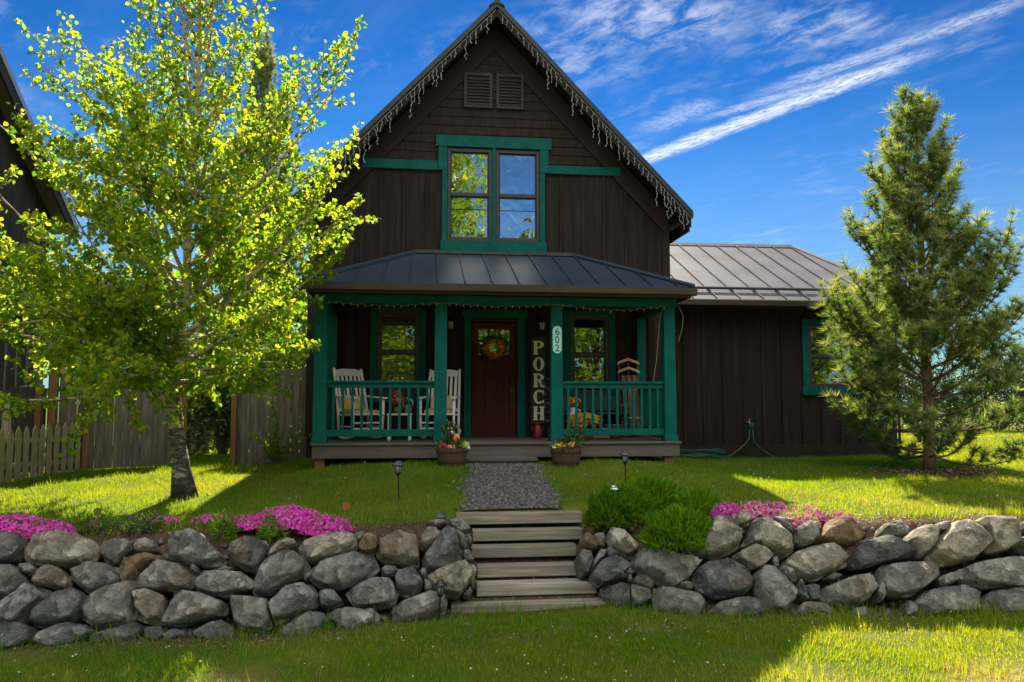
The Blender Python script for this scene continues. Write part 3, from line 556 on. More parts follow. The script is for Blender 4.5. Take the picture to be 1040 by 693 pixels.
ROCKS_RIGHT=[
('b',[0.40,-0.38,0.44,-0.33,0.50,-0.30,0.54,-0.39,0.59,-0.46,0.50,-0.49,0.39,-0.47]),
('g',[0.52,-0.36,0.60,-0.32,0.67,-0.34,0.65,-0.44,0.60,-0.46,0.55,-0.40]),
('t',[0.68,-0.39,0.71,-0.28,0.82,-0.29,0.88,-0.34,0.97,-0.41,0.88,-0.54,0.79,-0.52,0.72,-0.45]),
('d',[0.34,-0.55,0.39,-0.49,0.50,-0.49,0.52,-0.58,0.46,-0.70,0.38,-0.72]),
('g',[0.47,-0.66,0.52,-0.58,0.61,-0.47,0.67,-0.46,0.62,-0.56,0.55,-0.61,0.48,-0.68]),
('d',[0.65,-0.50,0.68,-0.45,0.77,-0.51,0.74,-0.54,0.67,-0.55]),
('d',[0.46,-0.74,0.53,-0.63,0.66,-0.56,0.81,-0.54,0.89,-0.61,0.87,-0.70,0.76,-0.76,0.54,-0.83]),
('g',[0.89,-0.55,0.94,-0.46,1.08,-0.45,1.36,-0.52,1.54,-0.49,1.54,-0.56,1.40,-0.71,1.22,-0.79,1.08,-0.74,0.90,-0.64]),
('d',[0.56,-0.85,0.63,-0.81,0.83,-0.77,1.03,-0.82,1.03,-0.90,0.85,-1.00,0.69,-1.04,0.59,-1.00]),
('d',[0.84,-0.76,0.93,-0.68,1.04,-0.74,1.07,-0.80,0.99,-0.82,0.88,-0.80]),
('g',[1.05,-0.81,1.13,-0.79,1.31,-0.80,1.51,-0.85,1.52,-0.99,1.49,-1.06,1.20,-1.07,1.04,-1.04]),
('g',[1.30,-0.76,1.36,-0.72,1.44,-0.75,1.42,-0.80,1.33,-0.80]),
('t',[1.47,-0.45,1.58,-0.34,1.69,-0.19,1.78,-0.10,1.92,-0.10,1.96,-0.16,1.95,-0.39,1.86,-0.45,1.70,-0.51,1.54,-0.50]),
('d',[1.45,-0.69,1.52,-0.58,1.68,-0.54,1.85,-0.51,1.99,-0.58,2.02,-0.71,1.92,-0.81,1.67,-0.86,1.48,-0.80]),
('d',[1.54,-0.99,1.67,-0.89,1.86,-0.85,2.02,-0.86,2.05,-0.98,1.82,-1.04,1.64,-1.05]),
('t',[1.95,-0.09,2.02,-0.07,2.13,-0.11,2.08,-0.19,1.96,-0.19]),
('b',[1.39,-0.46,1.46,-0.40,1.57,-0.33,1.49,-0.44,1.41,-0.49]),
('g',[1.00,-0.38,1.09,-0.41,1.22,-0.47,1.36,-0.51,1.28,-0.52,1.10,-0.47,1.00,-0.44]),
('t',[1.97,-0.39,2.06,-0.29,2.13,-0.15,2.20,-0.12,2.30,-0.15,2.40,-0.25,2.51,-0.36,2.48,-0.44,2.38,-0.49,2.27,-0.45,2.12,-0.36,2.04,-0.38]),
('t',[1.87,-0.48,2.06,-0.37,2.17,-0.40,2.25,-0.48,2.16,-0.55,2.05,-0.59,1.97,-0.53]),
('g',[2.33,-0.14,2.39,-0.12,2.51,-0.14,2.51,-0.26,2.48,-0.28,2.40,-0.20]),
('g',[2.52,-0.26,2.63,-0.19,2.74,-0.16,2.79,-0.20,2.82,-0.25,2.73,-0.35,2.62,-0.38,2.54,-0.34]),
('b',[2.75,-0.35,2.87,-0.24,2.96,-0.14,3.11,-0.13,3.21,-0.16,3.26,-0.27,3.23,-0.35,3.07,-0.39,2.87,-0.36]),
('t',[2.34,-0.55,2.52,-0.44,2.74,-0.38,2.99,-0.38,3.04,-0.47,3.00,-0.58,2.79,-0.64,2.67,-0.70,2.53,-0.69,2.41,-0.60]),
('g',[2.03,-0.65,2.14,-0.56,2.23,-0.58,2.33,-0.67,2.40,-0.81,2.33,-0.92,2.17,-0.98,2.10,-0.95,2.02,-0.79]),
('g',[2.24,-0.49,2.29,-0.48,2.29,-0.57,2.25,-0.60,2.22,-0.55]),
('g',[2.30,-0.57,2.40,-0.59,2.45,-0.68,2.39,-0.75,2.33,-0.67,2.30,-0.61]),
('g',[2.41,-0.78,2.47,-0.68,2.53,-0.85,2.48,-0.88,2.42,-0.81]),
('d',[2.47,-0.76,2.56,-0.74,2.67,-0.77,2.62,-0.87,2.54,-0.89]),
('g',[2.64,-0.80,2.76,-0.75,3.05,-0.67,3.26,-0.66,3.26,-0.74,3.15,-0.86,2.98,-0.94,2.88,-0.94,2.66,-0.87]),
('d',[2.33,-0.97,2.45,-0.90,2.62,-0.89,2.76,-0.94,2.81,-1.02,2.57,-1.05,2.36,-1.03]),
('g',[2.89,-1.00,2.96,-0.95,3.06,-0.94,3.08,-1.02,2.95,-1.06,2.88,-1.05]),
('d',[2.72,-0.69,2.83,-0.64,2.93,-0.66,2.81,-0.71]),
('d',[3.04,-0.43,3.14,-0.41,3.32,-0.31,3.57,-0.32,3.74,-0.36,3.79,-0.45,3.70,-0.49,3.43,-0.54,3.12,-0.60,3.05,-0.56]),
('g',[3.51,-0.25,3.55,-0.18,3.64,-0.16,3.72,-0.19,3.74,-0.29,3.68,-0.32,3.53,-0.31]),
('t',[3.77,-0.33,3.86,-0.23,3.98,-0.20,4.03,-0.25,4.05,-0.32,3.94,-0.41,3.82,-0.51,3.80,-0.44]),
('t',[4.02,-0.23,4.11,-0.18,4.24,-0.18,4.17,-0.25,4.07,-0.28]),
('t',[3.86,-0.51,4.00,-0.38,4.21,-0.20,4.38,-0.17,4.49,-0.21,4.56,-0.31,4.54,-0.40,4.36,-0.53,4.13,-0.57,3.98,-0.58]),
('t',[4.45,-0.17,4.71,-0.14,4.84,-0.12,4.95,-0.16,4.97,-0.30,4.92,-0.38,4.71,-0.46,4.55,-0.47,4.55,-0.37,4.54,-0.26]),
('g',[3.31,-0.63,3.38,-0.57,3.59,-0.56,3.89,-0.55,3.95,-0.60,3.95,-0.67,3.77,-0.75,3.59,-0.85,3.41,-0.85,3.32,-0.81]),
('g',[3.22,-0.81,3.30,-0.68,3.32,-0.77,3.28,-0.89,3.23,-0.89]),
('g',[3.93,-0.70,4.01,-0.66,4.10,-0.65,4.10,-0.71,3.99,-0.77,3.94,-0.76]),
('g',[4.12,-0.64,4.22,-0.61,4.43,-0.56,4.66,-0.52,5.00,-0.53,5.01,-0.69,4.88,-0.79,4.59,-0.79,4.36,-0.78,4.18,-0.72]),
('g',[3.60,-0.92,3.75,-0.81,3.97,-0.77,4.18,-0.78,4.28,-0.84,4.26,-0.96,4.17,-1.01,3.79,-1.02,3.57,-1.02]),
('g',[4.32,-0.93,4.43,-0.82,4.58,-0.80,4.87,-0.81,4.88,-0.99,4.48,-1.03,4.32,-1.01]),
('d',[3.42,-0.98,3.52,-0.89,3.58,-0.93,3.57,-1.03,3.44,-1.04]),
('g',[4.91,-0.39,4.99,-0.32,5.15,-0.30,5.07,-0.47,4.95,-0.45]),
('g',[5.04,-0.18,5.17,-0.17,5.25,-0.23,5.18,-0.28,5.03,-0.26])]

wl = thing('boulder_wall', 'dry stacked boulder retaining wall with pink phlox patches on top, beside the birch lawn', 'stone wall', (-3, 0, 0))
for code, pts in ROCKS_LEFT: boulder(pts, code, wl, -3)
wr = thing('boulder_wall', 'dry stacked boulder retaining wall below the pine tree and the round green shrubs', 'stone wall', (3, 0, 0))
for code, pts in ROCKS_RIGHT: boulder(pts, code, wr, 3)
def filler(x, dirn, parent, x0):
    for row, (za, zb) in enumerate(((-1.06, -.72), (-.74, -.42), (-.44, -.12))):
        w = uni(.35, .6); xx = x + dirn * (w * .5 + (.12 if row == 1 else 0)); pts = []
        for k in range(9):
            a = k / 9 * 6.28; r_ = uni(.42, .52); pts += [xx + w * r_ * math.cos(a) * 1.05, (za + zb) / 2 + (zb - za) * r_ * math.sin(a) * 1.1]
        boulder(pts, random.choice('ggtd'), parent, x0)
for k in range(4): filler(-5.15 - k * .52, -1, wl, -3); filler(5.15 + k * .52, 1, wr, 3)

# ---------------------------------------------------------------- timber steps
st = thing('timber_steps', 'six weathered timber steps climbing through the gap between the boulder walls', 'steps', (-.1, -5.4, 0))
for (x0, x1, y, z, h) in ((-.89, .56, -4.95, -.184, .125), (-.71, .53, -5.15, -.348, .115), (-.74, .42, -5.35, -.49, .118), (-.69, .40, -5.55, -.66, .115), (-.71, .55, -5.75, -.80, .122), (-.98, .62, -5.95, -.957, .12)):
    b = MB(); b.box(x0 + .1, x1 + .1, y + 5.4, y + 5.4 + .145, z - h, z); b.box(x0 + .1, x1 + .1, y + 5.4 + .15, y + 5.4 + .215, z - h, z - .004)
    o = b.build('step', 'timber', st, bevel=.008)
# ---------------------------------------------------------------- the house
H = thing('house', 'dark brown gabled farmhouse with green trim, covered front porch and metal roof', 'house')
def gz(x): return 8.0 - 1.05 * abs(x)            # top of the gable wall
HW = 3.22
def wall_grid(mb, axis_y, x0, x1, z0, z1, holes, rev=.16):
    xs_ = sorted({x0, x1, *[h[0] for h in holes], *[h[1] for h in holes]}); zs_ = sorted({z0, z1, *[h[2] for h in holes], *[h[3] for h in holes]})
    for i in range(len(xs_) - 1):
        for j in range(len(zs_) - 1):
            cx, cz = (xs_[i] + xs_[i + 1]) / 2, (zs_[j] + zs_[j + 1]) / 2
            if any(h[0] < cx < h[1] and h[2] < cz < h[3] for h in holes): continue
            mb.quad((xs_[i], axis_y, zs_[j]), (xs_[i + 1], axis_y, zs_[j]), (xs_[i + 1], axis_y, zs_[j + 1]), (xs_[i], axis_y, zs_[j + 1]))
    for a, b, c, d in holes:
        y, y2 = axis_y, axis_y + rev
        mb.quad((a, y, c), (a, y2, c), (a, y2, d), (a, y, d)); mb.quad((b, y, c), (b, y, d), (b, y2, d), (b, y2, c))
        mb.quad((a, y, c), (b, y, c), (b, y2, c), (a, y2, c)); mb.quad((a, y, d), (a, y2, d), (b, y2, d), (b, y, d))
WL = (-2.06, -1.33, 1.22, 2.70); WR = (1.38, 2.08, 1.22, 2.66); DR = (-.42, .42, .45, 2.57); WU = (-.86, .83, 3.96, 5.67)
b = MB(); wall_grid(b, 0, -HW, HW, .05, 4.55, [WL, WR, DR, (WU[0], WU[1], WU[2], 4.55)])
b.quad((-HW, 0, 4.55), (WU[0], 0, 4.55), (WU[0], 0, gz(WU[0])), (-HW, 0, gz(HW))); b.quad((WU[1], 0, 4.55), (HW, 0, 4.55), (HW, 0, gz(HW)), (WU[1], 0, gz(WU[1])))
b.quad((WU[0], 0, WU[3]), (WU[1], 0, WU[3]), (WU[1], 0, gz(WU[1])), (0, 0, 8.0), (WU[0], 0, gz(WU[0])))
for x in WU[:2]: b.quad((x, 0, 4.55), (x, .16, 4.55), (x, .16, WU[3]), (x, 0, WU[3]))
b.quad((WU[0], 0, WU[3]), (WU[1], 0, WU[3]), (WU[1], .16, WU[3]), (WU[0], .16, WU[3]))
YE = 9.0
b.quad((-HW, 0, .05), (-HW, 0, gz(HW)), (-HW, YE, gz(HW)), (-HW, YE, .05)); b.quad((HW, 0, .05), (HW, YE, .05), (HW, YE, gz(HW)), (HW, 0, gz(HW)))
b.quad((-HW, YE, .05), (-HW, YE, gz(HW)), (0, YE, 8.0), (HW, YE, gz(HW)), (HW, YE, .05)); b.quad((-HW, .3, 3.4), (HW, .3, 3.4), (HW, YE, 3.4), (-HW, YE, 3.4))
# battens of the board-and-batten cladding
for k in range(-8, 9):
    x = k * .405 + uni(-.012, .012)
    segs = [(.5, 3.35), (3.3, min(5.235, gz(x) - .42))]
    for z0, z1 in segs:
        blocks = sorted([(h[2] - .25, h[3] + .25) for h in (WL, WR, DR) if h[0] - .2 < x < h[1] + .2] + ([(3.7, 6)] if -1 < x < .97 else []))
        cur = z0
        for a_, c_ in blocks + [(z1, 99)]:
            e = min(a_, z1)
            if e - cur > .08: b.box(x - .024, x + .024, -.019, .004, cur, e)
            cur = max(cur, c_)
            if cur >= z1: break
for y in np.arange(.4, 9, .42): b.box(HW - .004, HW + .019, y - .024, y + .024, .3, 4.5); b.box(-HW - .019, -HW + .004, y - .024, y + .024, .3, 4.5)
b.build('wall', 'siding', H)
for xa in (HW - .10, -HW - .022): b = MB(); b.box(xa, xa + .122, -.024, .09, .05, gz(HW) - .02); b.build('corner_board', 'browntrim', H, bevel=.004)
# shingles of the upper gable, one course at a time
b = MB(); z = 5.43; row = 0
while z < 7.9:
    wmax = (8.0 - z) / 1.05 - .03; x = -wmax + uni(0, .1)
    while x < wmax:
        w = uni(.15, .24); x1 = min(x + w - .004, wmax); zt = z + .205; zb = z + uni(-.006, .006)
        lim = (8.0 - zt) / 1.05 - .02
        hid = (-1.04 < (x + x1) / 2 < 1.03 and z < 5.75)
        if x1 - x > .03 and max(abs(x), abs(x1)) < lim and not hid and not (-.95 < x and x1 < .95 and z < 5.66):
            yo = -.021 + uni(-.003, .003)
            b.hexa([(x, yo, zb), (x1, yo, zb), (x1, -.002, zb), (x, -.002, zb), (x, -.006, zt), (x1, -.006, zt), (x1, -.001, zt), (x, -.001, zt)])
        x += w
    z += .165; row += 1
b.build('shingle_siding', 'shingle', H)
# rake boards on the wall, following the slope
def slope_board(mb, top, wid, y0, y1, xin=0.0, xout=HW + .02):
    for s in (-1, 1):
        pts = [(s * xin, top - 1.05 * xin), (s * xout, top - 1.05 * xout), (s * xout, top - 1.05 * xout - wid), (s * xin, top - 1.05 * xin - wid)]
        mb.prism(pts if s < 0 else pts[::-1], 'y', y0, y1)
b = MB(); slope_board(b, 7.99, .47, -.040, -.004, 0, HW); b.build('rake_trim', 'browntrim', H, bevel=.004)
# roof slabs, fascia and gable drip edge
RT = 8.24; RX = 3.56; RY0, RY1 = -.46, 9.3
b = MB()
for s in (-1, 1):
    pts = [(0, RT), (s * RX, RT - 1.05 * RX), (s * RX, RT - 1.05 * RX - .10), (0, RT - .10)]
    b.prism(pts if s < 0 else pts[::-1], 'y', RY0, RY1)
    for y in np.arange(RY0 + .02, RY1, .42):
        q = [(0, RT + .03), (s * RX, RT - 1.05 * RX + .03), (s * RX, RT - 1.05 * RX - .02), (0, RT - .02)]; b.prism(q if s < 0 else q[::-1], 'y', y, y + .025)
b.prism([(-.14, RT - .10), (0, RT + .045), (.14, RT - .10), (0, RT - .04)], 'y', RY0 - .02, RY1)
b.build('roof', 'roofedge', H)
b = MB()
for s in (-1, 1):
    pts = [(0, RT - .104), (s * (RX - .03), RT - .104 - 1.05 * (RX - .03)), (s * (RX - .03), RT - .30 - 1.05 * (RX - .03)), (0, RT - .27)]
    b.prism(pts if s < 0 else pts[::-1], 'y', RY0 + .035, RY0 + .075)
    b.quad(*[(s * x, y, RT - .19 - 1.05 * x) for x, y in ((0, RY0 + .07), (RX - .06, RY0 + .07), (RX - .06, 0), (0, 0))])
    x = s * (RX - .045); b.box(min(x, x - s * .03), max(x, x - s * .03), RY0 + .08, RY1 - .1, RT - .34 - 1.05 * RX, RT - .12 - 1.05 * RX)
b.build('fascia', 'browntrim', H)
# green belt course
for xa, xb, zb in ((-2.37, -1.02, 5.415), (.99, 2.33, 5.40)): b = MB(); b.box(xa, xb, -.046, -.006, 5.245, zb); b.build('belt_trim', 'green', H, bevel=.004)
# louvred vents
for x0, x1 in ((-.56, -.045), (.03, .53)):
    b = MB(); z0, z1 = 6.42, 7.07
    b.box(x0, x0 + .05, -.06, -.01, z0, z1); b.box(x1 - .05, x1, -.06, -.01, z0, z1); b.box(x0 + .05, x1 - .05, -.06, -.01, z0, z0 + .05); b.box(x0 + .05, x1 - .05, -.06, -.01, z1 - .05, z1)
    b.box(x0 + .05, x1 - .05, -.024, -.012, z0 + .05, z1 - .05)
    v = b.build('gable_vent', 'vent', H); s_ = MB()
    for k in range(9):
        z = z0 + .075 + k * .058; s_.hexa([(x0 + .05, -.055, z - .014), (x1 - .05, -.055, z - .014), (x1 - .05, -.025, z + .022), (x0 + .05, -.025, z + .022), (x0 + .05, -.055, z - .006), (x1 - .05, -.055, z - .006), (x1 - .05, -.025, z + .030), (x0 + .05, -.025, z + .030)])
    s_.build('louvre', 'vent', v)
# windows --------------------------------------------------------
def sash_window(x0, x1, z0, z1, y, parent, glass, blind=None, mid=None, fr=.06, name='window'):
    """one double-hung unit: frame mesh with two panes (and a blind) as children"""
    b = MB(); zm = mid or (z0 + z1) / 2; ya, yb_ = y - .025, y + .07
    b.box(x0, x0 + fr, ya, yb_, z0, z1); b.box(x1 - fr, x1, ya, yb_, z0, z1); b.box(x0 + fr, x1 - fr, ya, yb_, z0, z0 + fr); b.box(x0 + fr, x1 - fr, ya, yb_, z1 - fr, z1)
    b.box(x0 + fr, x1 - fr, ya + .012, yb_ - .01, zm - .028, zm + .028)
    # inner sash rails
    s = .022
    for a, c in ((z0 + fr, zm - .028), (zm + .028, z1 - fr)):
        b.box(x0 + fr, x0 + fr + s, y + .012, y + .05, a, c); b.box(x1 - fr - s, x1 - fr, y + .012, y + .05, a, c); b.box(x0 + fr + s, x1 - fr - s, y + .012, y + .05, a, a + s); b.box(x0 + fr + s, x1 - fr - s, y + .012, y + .05, c - s, c)
    w = b.build(name, 'frame', parent, bevel=.004)
    for k, (a, c) in enumerate(((z0 + fr, zm - .028), (zm + .028, z1 - fr))):
        g = MB(); g.quad((x0 + fr + s, y + .03, a + s), (x1 - fr - s, y + .03, a + s), (x1 - fr - s, y + .03, c - s), (x0 + fr + s, y + .03, c - s)); g.build('window_pane', glass, w)
    if blind:
        t = MB(); za, zb = blind; n_ = int((zb - za) / .027)
        for k in range(n_):
            z = za + k * .027; t.hexa([(x0 + fr, y + .105, z), (x1 - fr, y + .105, z), (x1 - fr, y + .122, z + .018), (x0 + fr, y + .122, z + .018), (x0 + fr, y + .104, z + .002), (x1 - fr, y + .104, z + .002), (x1 - fr, y + .121, z + .020), (x0 + fr, y + .121, z + .020)])
        t.build('blind', 'blind', w)
    return w
def casing(x0, x1, z0, z1, y, head=.15, side=.12, sill=.14, ear=.0, d=.045):
    b = MB(); b.box(x0 - side, x0, y - d, y - .003, z0, z1); b.box(x1, x1 + side, y - d, y - .003, z0, z1)
    b.box(x0 - side - ear, x1 + side + ear, y - d - .008, y - .003, z1, z1 + head); b.box(x0 - side - .02, x1 + side + .02, y - d - .012, y - .003, z0 - sill, z0)
    return b
sash_window(-.85, -.045, 3.97, 5.66, .0, H, 'glassup')
sash_window(.025, .825, 3.97, 5.66, .0, H, 'glassup')
b = MB(); b.box(-.945, -.855, -.046, -.006, 3.965, 5.245); b.box(.83, .92, -.046, -.006, 3.965, 5.245); b.box(-1.015, -.855, -.050, -.006, 5.247, 5.68); b.box(.83, .99, -.050, -.006, 5.247, 5.68)
b.box(-.043, .023, -.046, .05, 3.97, 5.68); b.box(-1.06, 1.045, -.060, -.006, 5.682, 5.89); b.box(-.97, .945, -.062, -.006, 3.76, 3.963); b.build('window_casing', 'green', H, bevel=.004)
# pale curtain panel standing low in the upstairs window
b = MB(); b.box(-.79, -.11, .042, .050, 4.03, 4.30); b.build('curtain', 'blind', H)
sash_window(*WL, .0, H, 'glass', blind=(1.30, 2.64)); casing(*WL, .0).build('window_casing', 'green', H, bevel=.004)
sash_window(*WR, .0, H, 'glass'); casing(*WR, .0).build('window_casing', 'green', H, bevel=.004)
# door ------------------------------------------------------------
D_ = thing('door', '', ''); del D_['label'], D_['category'], D_['kind']; D_.parent = H
b = MB(); yd = .02
zt = 2.50; z0 = .49; x0, x1 = -.39, .39
gz0, gz1 = 1.93, 2.39                                 # six small lights in the top of the door
b.box(x0, x0 + .11, yd, yd + .045, z0, zt); b.box(x1 - .11, x1, yd, yd + .045, z0, zt); b.box(x0 + .11, x1 - .11, yd, yd + .045, zt - .11, zt); b.box(x0 + .11, x1 - .11, yd, yd + .045, 1.78, gz0); b.box(x0 + .11, x1 - .11, yd, yd + .045, z0, z0 + .24)
b.box(x0 + .11, x1 - .11, yd + .018, yd + .035, z0 + .24, 1.78)
for x in (-.10, .10): b.box(x - .045, x + .045, yd + .001, yd + .017, z0 + .24, 1.78)
for x in (-.095, .095): b.box(x - .013, x + .013, yd + .004, yd + .04, gz0, gz1)
b.box(x0 + .11, x1 - .11, yd + .004, yd + .04, 2.148, 2.172)
b.box(x0 + .06, x1 - .06, yd - .03, yd - .001, 1.83, 1.865)
b.build('door_leaf', 'door', D_, bevel=.004)
g = MB(); g.quad((x0 + .11, yd + .022, gz0), (x1 - .11, yd + .022, gz0), (x1 - .11, yd + .022, gz1), (x0 + .11, yd + .022, gz1)); g.build('door_glass', 'glass', D_)
g = MB(); g.box(.30, .36, yd - .012, yd - .001, 1.02, 1.34); g.tube([(.33, yd - .01, 1.08), (.33, yd - .055, 1.12), (.33, yd - .055, 1.24), (.33, yd - .01, 1.28)], .011, 6); g.lathe([(.03, 0), (.034, .012), (.0, .02)], 12, (.33, yd - .015, 1.47)); g.build('handle', 'black', D_)
b = MB(); b.box(-.41, -.395, .0, .12, .47, 2.52); b.box(.395, .41, .0, .12, .47, 2.52); b.box(-.41, .41, .0, .12, 2.52, 2.56); b.box(-.41, .41, -.04, .1, .468, .488); b.build('door_jamb', 'door', D_)
b = MB(); b.box(-.535, -.415, -.045, -.003, .47, 2.575); b.box(.415, .55, -.045, -.003, .47, 2.575); b.box(-.58, .60, -.055, -.003, 2.577, 2.73); b.build('door_casing', 'green', H, bevel=.004)
# wall lanterns
for x in (-.78, .85):
    b = MB(); b.box(x - .035, x + .035, -.03, -.001, 2.42, 2.62); b.tube([(x, -.03, 2.58), (x, -.10, 2.62), (x, -.12, 2.58)], .01, 6)
    b.lathe([(.02, .22), (.075, .15), (.078, .14), (.03, .14)], 4, (x, -.12, 2.36)); b.lathe([(.05, 0), (.055, .012), (.02, .02)], 4, (x, -.12, 2.36))
    for sx_, sy_ in ((1, 0), (-1, 0), (0, 1), (0, -1)): b.box(x + sx_ * .055 - .005, x + sx_ * .055 + .005, -.12 + sy_ * .055 - .005, -.12 + sy_ * .055 + .005, 2.37, 2.505)
    w = b.build('wall_lantern', 'black', H); g = MB(); g.lathe([(.038, 0), (.05, .12)], 8, (x, -.12, 2.378)); g.build('lantern_glass', 'lampglass', w)
# skirt board and lower water table
b = MB(); b.box(-HW - .01, HW + .01, -.035, -.003, .0, .28); b.build('skirting_board', 'browntrim', H)
# porch -----------------------------------------------------------
PX0, PX1, PY = -2.91, 2.78, -1.82
b = MB(); n_ = 40
for k in range(13):
    y0 = PY - .03 + k * .1425; b.box(PX0 - .02, PX1 + .02, y0, y0 + .137, .432, .47 + uni(-.001, .001))
b.build('porch_deck', 'deck', H, bevel=.003)
b = MB(); b.box(PX0, PX1, PY, PY + .04, .235, .43); b.box(PX0, PX0 + .04, PY + .042, -.04, .235, .43); b.box(PX1 - .04, PX1, PY + .042, -.04, .235, .43); b.build('deck_fascia', 'deck', H, bevel=.004)
for x in (-2.8, 2.62):
    b = MB(); b.box(x - .07, x + .07, PY + .05, PY + .19, -.08, .25); b.build('deck_foot', 'fencepost', H)
b = MB(); b.box(-.62, .47, PY - .30, PY - .005, .20, .245); b.box(-.59, .44, PY - .27, PY - .01, -.04, .20); b.build('porch_step', 'deck', H, bevel=.004)
def post(x0, x1, y0, y1, z1=2.60):
    b = MB(); b.hexa([(x0 - .006, y0 - .004, .47), (x1 + .006, y0 - .004, .47), (x1 + .006, y1 + .004, .47), (x0 - .006, y1 + .004, .47), (x0, y0, z1), (x1, y0, z1), (x1, y1, z1), (x0, y1, z1)])
    b.box(x0 - .018, x1 + .018, y0 - .016, y1 + .016, .471, .56); return b.build('porch_post', 'green', H, bevel=.005)
POSTS = [(-2.905, -2.72), (-1.085, -.90), (.735, .915), (2.56, 2.74)]
for p in POSTS: post(*p, PY + .02, PY + .19)
for x0, x1 in ((-2.90, -2.74), (2.58, 2.73)): post(x0, x1, -.155, -.05)
b = MB(); b.box(PX0, PX1, PY + .035, PY + .175, 2.602, 2.735); b.box(PX0, PX0 + .14, PY + .178, -.05, 2.602, 2.735); b.box(PX1 - .14, PX1, PY + .178, -.05, 2.602, 2.735); b.build('porch_beam', 'green', H, bevel=.004)
def railing(p, q, n):
    """rail between two points at deck level, with its balusters as children"""
    (xa, ya), (xb, yb_) = p, q; d = Vector((xb - xa, yb_ - ya, 0)); l = d.length; a = math.atan2(d.y, d.x); m = Matrix.Translation((xa, ya, 0)) @ Matrix.Rotation(a, 4, 'Z')
    b = MB(); b.box(0, l, -.05, .05, 1.375, 1.41, m); b.box(0, l, -.022, .022, 1.30, 1.374, m); b.box(0, l, -.025, .025, .56, .665, m); r = b.build('porch_railing', 'green', H, bevel=.004)
    for k in range(n):
        x = l * (k + .7) / (n + .4); t = MB(); t.box(x - .019, x + .019, -.019, .019, .666, 1.299, m); t.build('baluster', 'green', r)
ym = PY + .105
railing((-2.715, ym), (-1.09, ym), 11); railing((.92, ym), (2.555, ym), 12); railing((-2.815, ym + .09), (-2.815, -.16), 11); railing((2.65, ym + .09), (2.65, -.16), 11)
# porch roof: low hip with standing seams
ez, ey, ex0, ex1 = 2.87, -2.16, -3.03, 2.93; tz, tx0, tx1 = 3.74, -1.36, 1.40
A, B_, Cc, Dd = Vector((ex0, ey, ez)), Vector((ex1, ey, ez)), Vector((tx1, 0, tz)), Vector((tx0, 0, tz)); AL, BR = Vector((ex0, 0, ez)), Vector((ex1, 0, ez))
b = MB(); dn = Vector((0, 0, -.05))
for poly in ([A, B_, Cc, Dd], [AL, A, Dd], [B_, BR, Cc]):
    b.quad(*poly); b.quad(*[p + dn for p in poly][::-1])
for p, q in ((AL, A), (A, B_), (B_, BR)): b.quad(p, p + dn, q + dn, q)
x = ex0 + .32
while x < ex1 - .1:                                    # seams run down the slope, cut by the hips
    if x < tx0: t = (x - ex0) / (tx0 - ex0)
    elif x > tx1: t = (ex1 - x) / (ex1 - tx1)
    else: t = 1
    y1 = ey * (1 - t); z1 = ez + (tz - ez) * t; b.hexa([(x - .011, ey + .01, ez), (x + .011, ey + .01, ez), (x + .011, y1, z1), (x - .011, y1, z1), (x - .008, ey + .01, ez + .036), (x + .008, ey + .01, ez + .036), (x + .008, y1, z1 + .036), (x - .008, y1, z1 + .036)])
    x += .415
for y in np.arange(ey + .35, -.1, .415):
    t = 1 - y / ey
    for s, xe, xt in ((1, ex0, tx0), (-1, ex1, tx1)):
        x1 = xe + (xt - xe) * t; z1 = ez + (tz - ez) * t; b.hexa([(xe + s * .01, y - .011, ez), (xe + s * .01, y + .011, ez), (x1, y + .011, z1), (x1, y - .011, z1), (xe + s * .01, y - .008, ez + .036), (xe + s * .01, y + .008, ez + .036), (x1, y + .008, z1 + .036), (x1, y - .008, z1 + .036)])
for p, q in ((A, Dd), (B_, Cc)): b.tube([p + Vector((0, 0, .02)), q + Vector((0, 0, .02))], .045, 6)
b.build('porch_roof', 'roof', H)
b = MB()                                                # lead flashing where the porch roof meets the wall
b.hexa([(tx0 - .05, -.10, tz - .02), (tx1 + .05, -.10, tz - .02), (tx1 + .05, -.022, tz - .02), (tx0 - .05, -.022, tz - .02), (tx0 - .05, -.10, tz + .012), (tx1 + .05, -.10, tz + .012), (tx1 + .05, -.022, tz + .055), (tx0 - .05, -.022, tz + .055)])
for xt, xe, s in ((tx0, ex0, -1), (tx1, ex1, 1)):
    b.hexa([(xt, -.05, tz - .02), (xe, -.05, ez), (xe, -.022, ez), (xt, -.022, tz - .02), (xt, -.05, tz + .05), (xe, -.05, ez + .05), (xe, -.022, ez + .06), (xt, -.022, tz + .06)])
M['flash'] = surf('weathered_flashing', [(.3, (.03, .03, .033)), (.7, (.075, .072, .072))], .5, 5, bump=.1, metal=.3)
b.build('roof_flashing', 'flash', H)
b = MB()                                                # gutter with a lip, open on top
prof = [(0, 0), (-.02, -.09), (-.075, -.115), (-.115, -.095), (-.125, -.005), (-.115, -.005), (-.105, -.085), (-.07, -.105), (-.028, -.082), (-.01, 0)]
b.prism([(ey + .02 + u, ez - .025 + v) for u, v in prof], 'x', ex0 - .03, ex1 + .03)
gu = b.build('porch_gutter', 'gutter', H); b = MB(); b.box(ex0 + .03, ex1 - .03, ey + .022, ey + .055, ez - .16, ez - .052); b.box(ex0 + .03, ex0 + .06, ey + .058, -.02, ez - .16, ez - .052); b.box(ex1 - .06, ex1 - .03, ey + .058, -.02, ez - .16, ez - .052); b.build('porch_fascia', 'gutter', H)
b = MB(); b.box(ex0 + .065, ex1 - .065, ey + .06, -.01, 2.738, 2.752); b.build('porch_ceiling', 'browntrim', H)
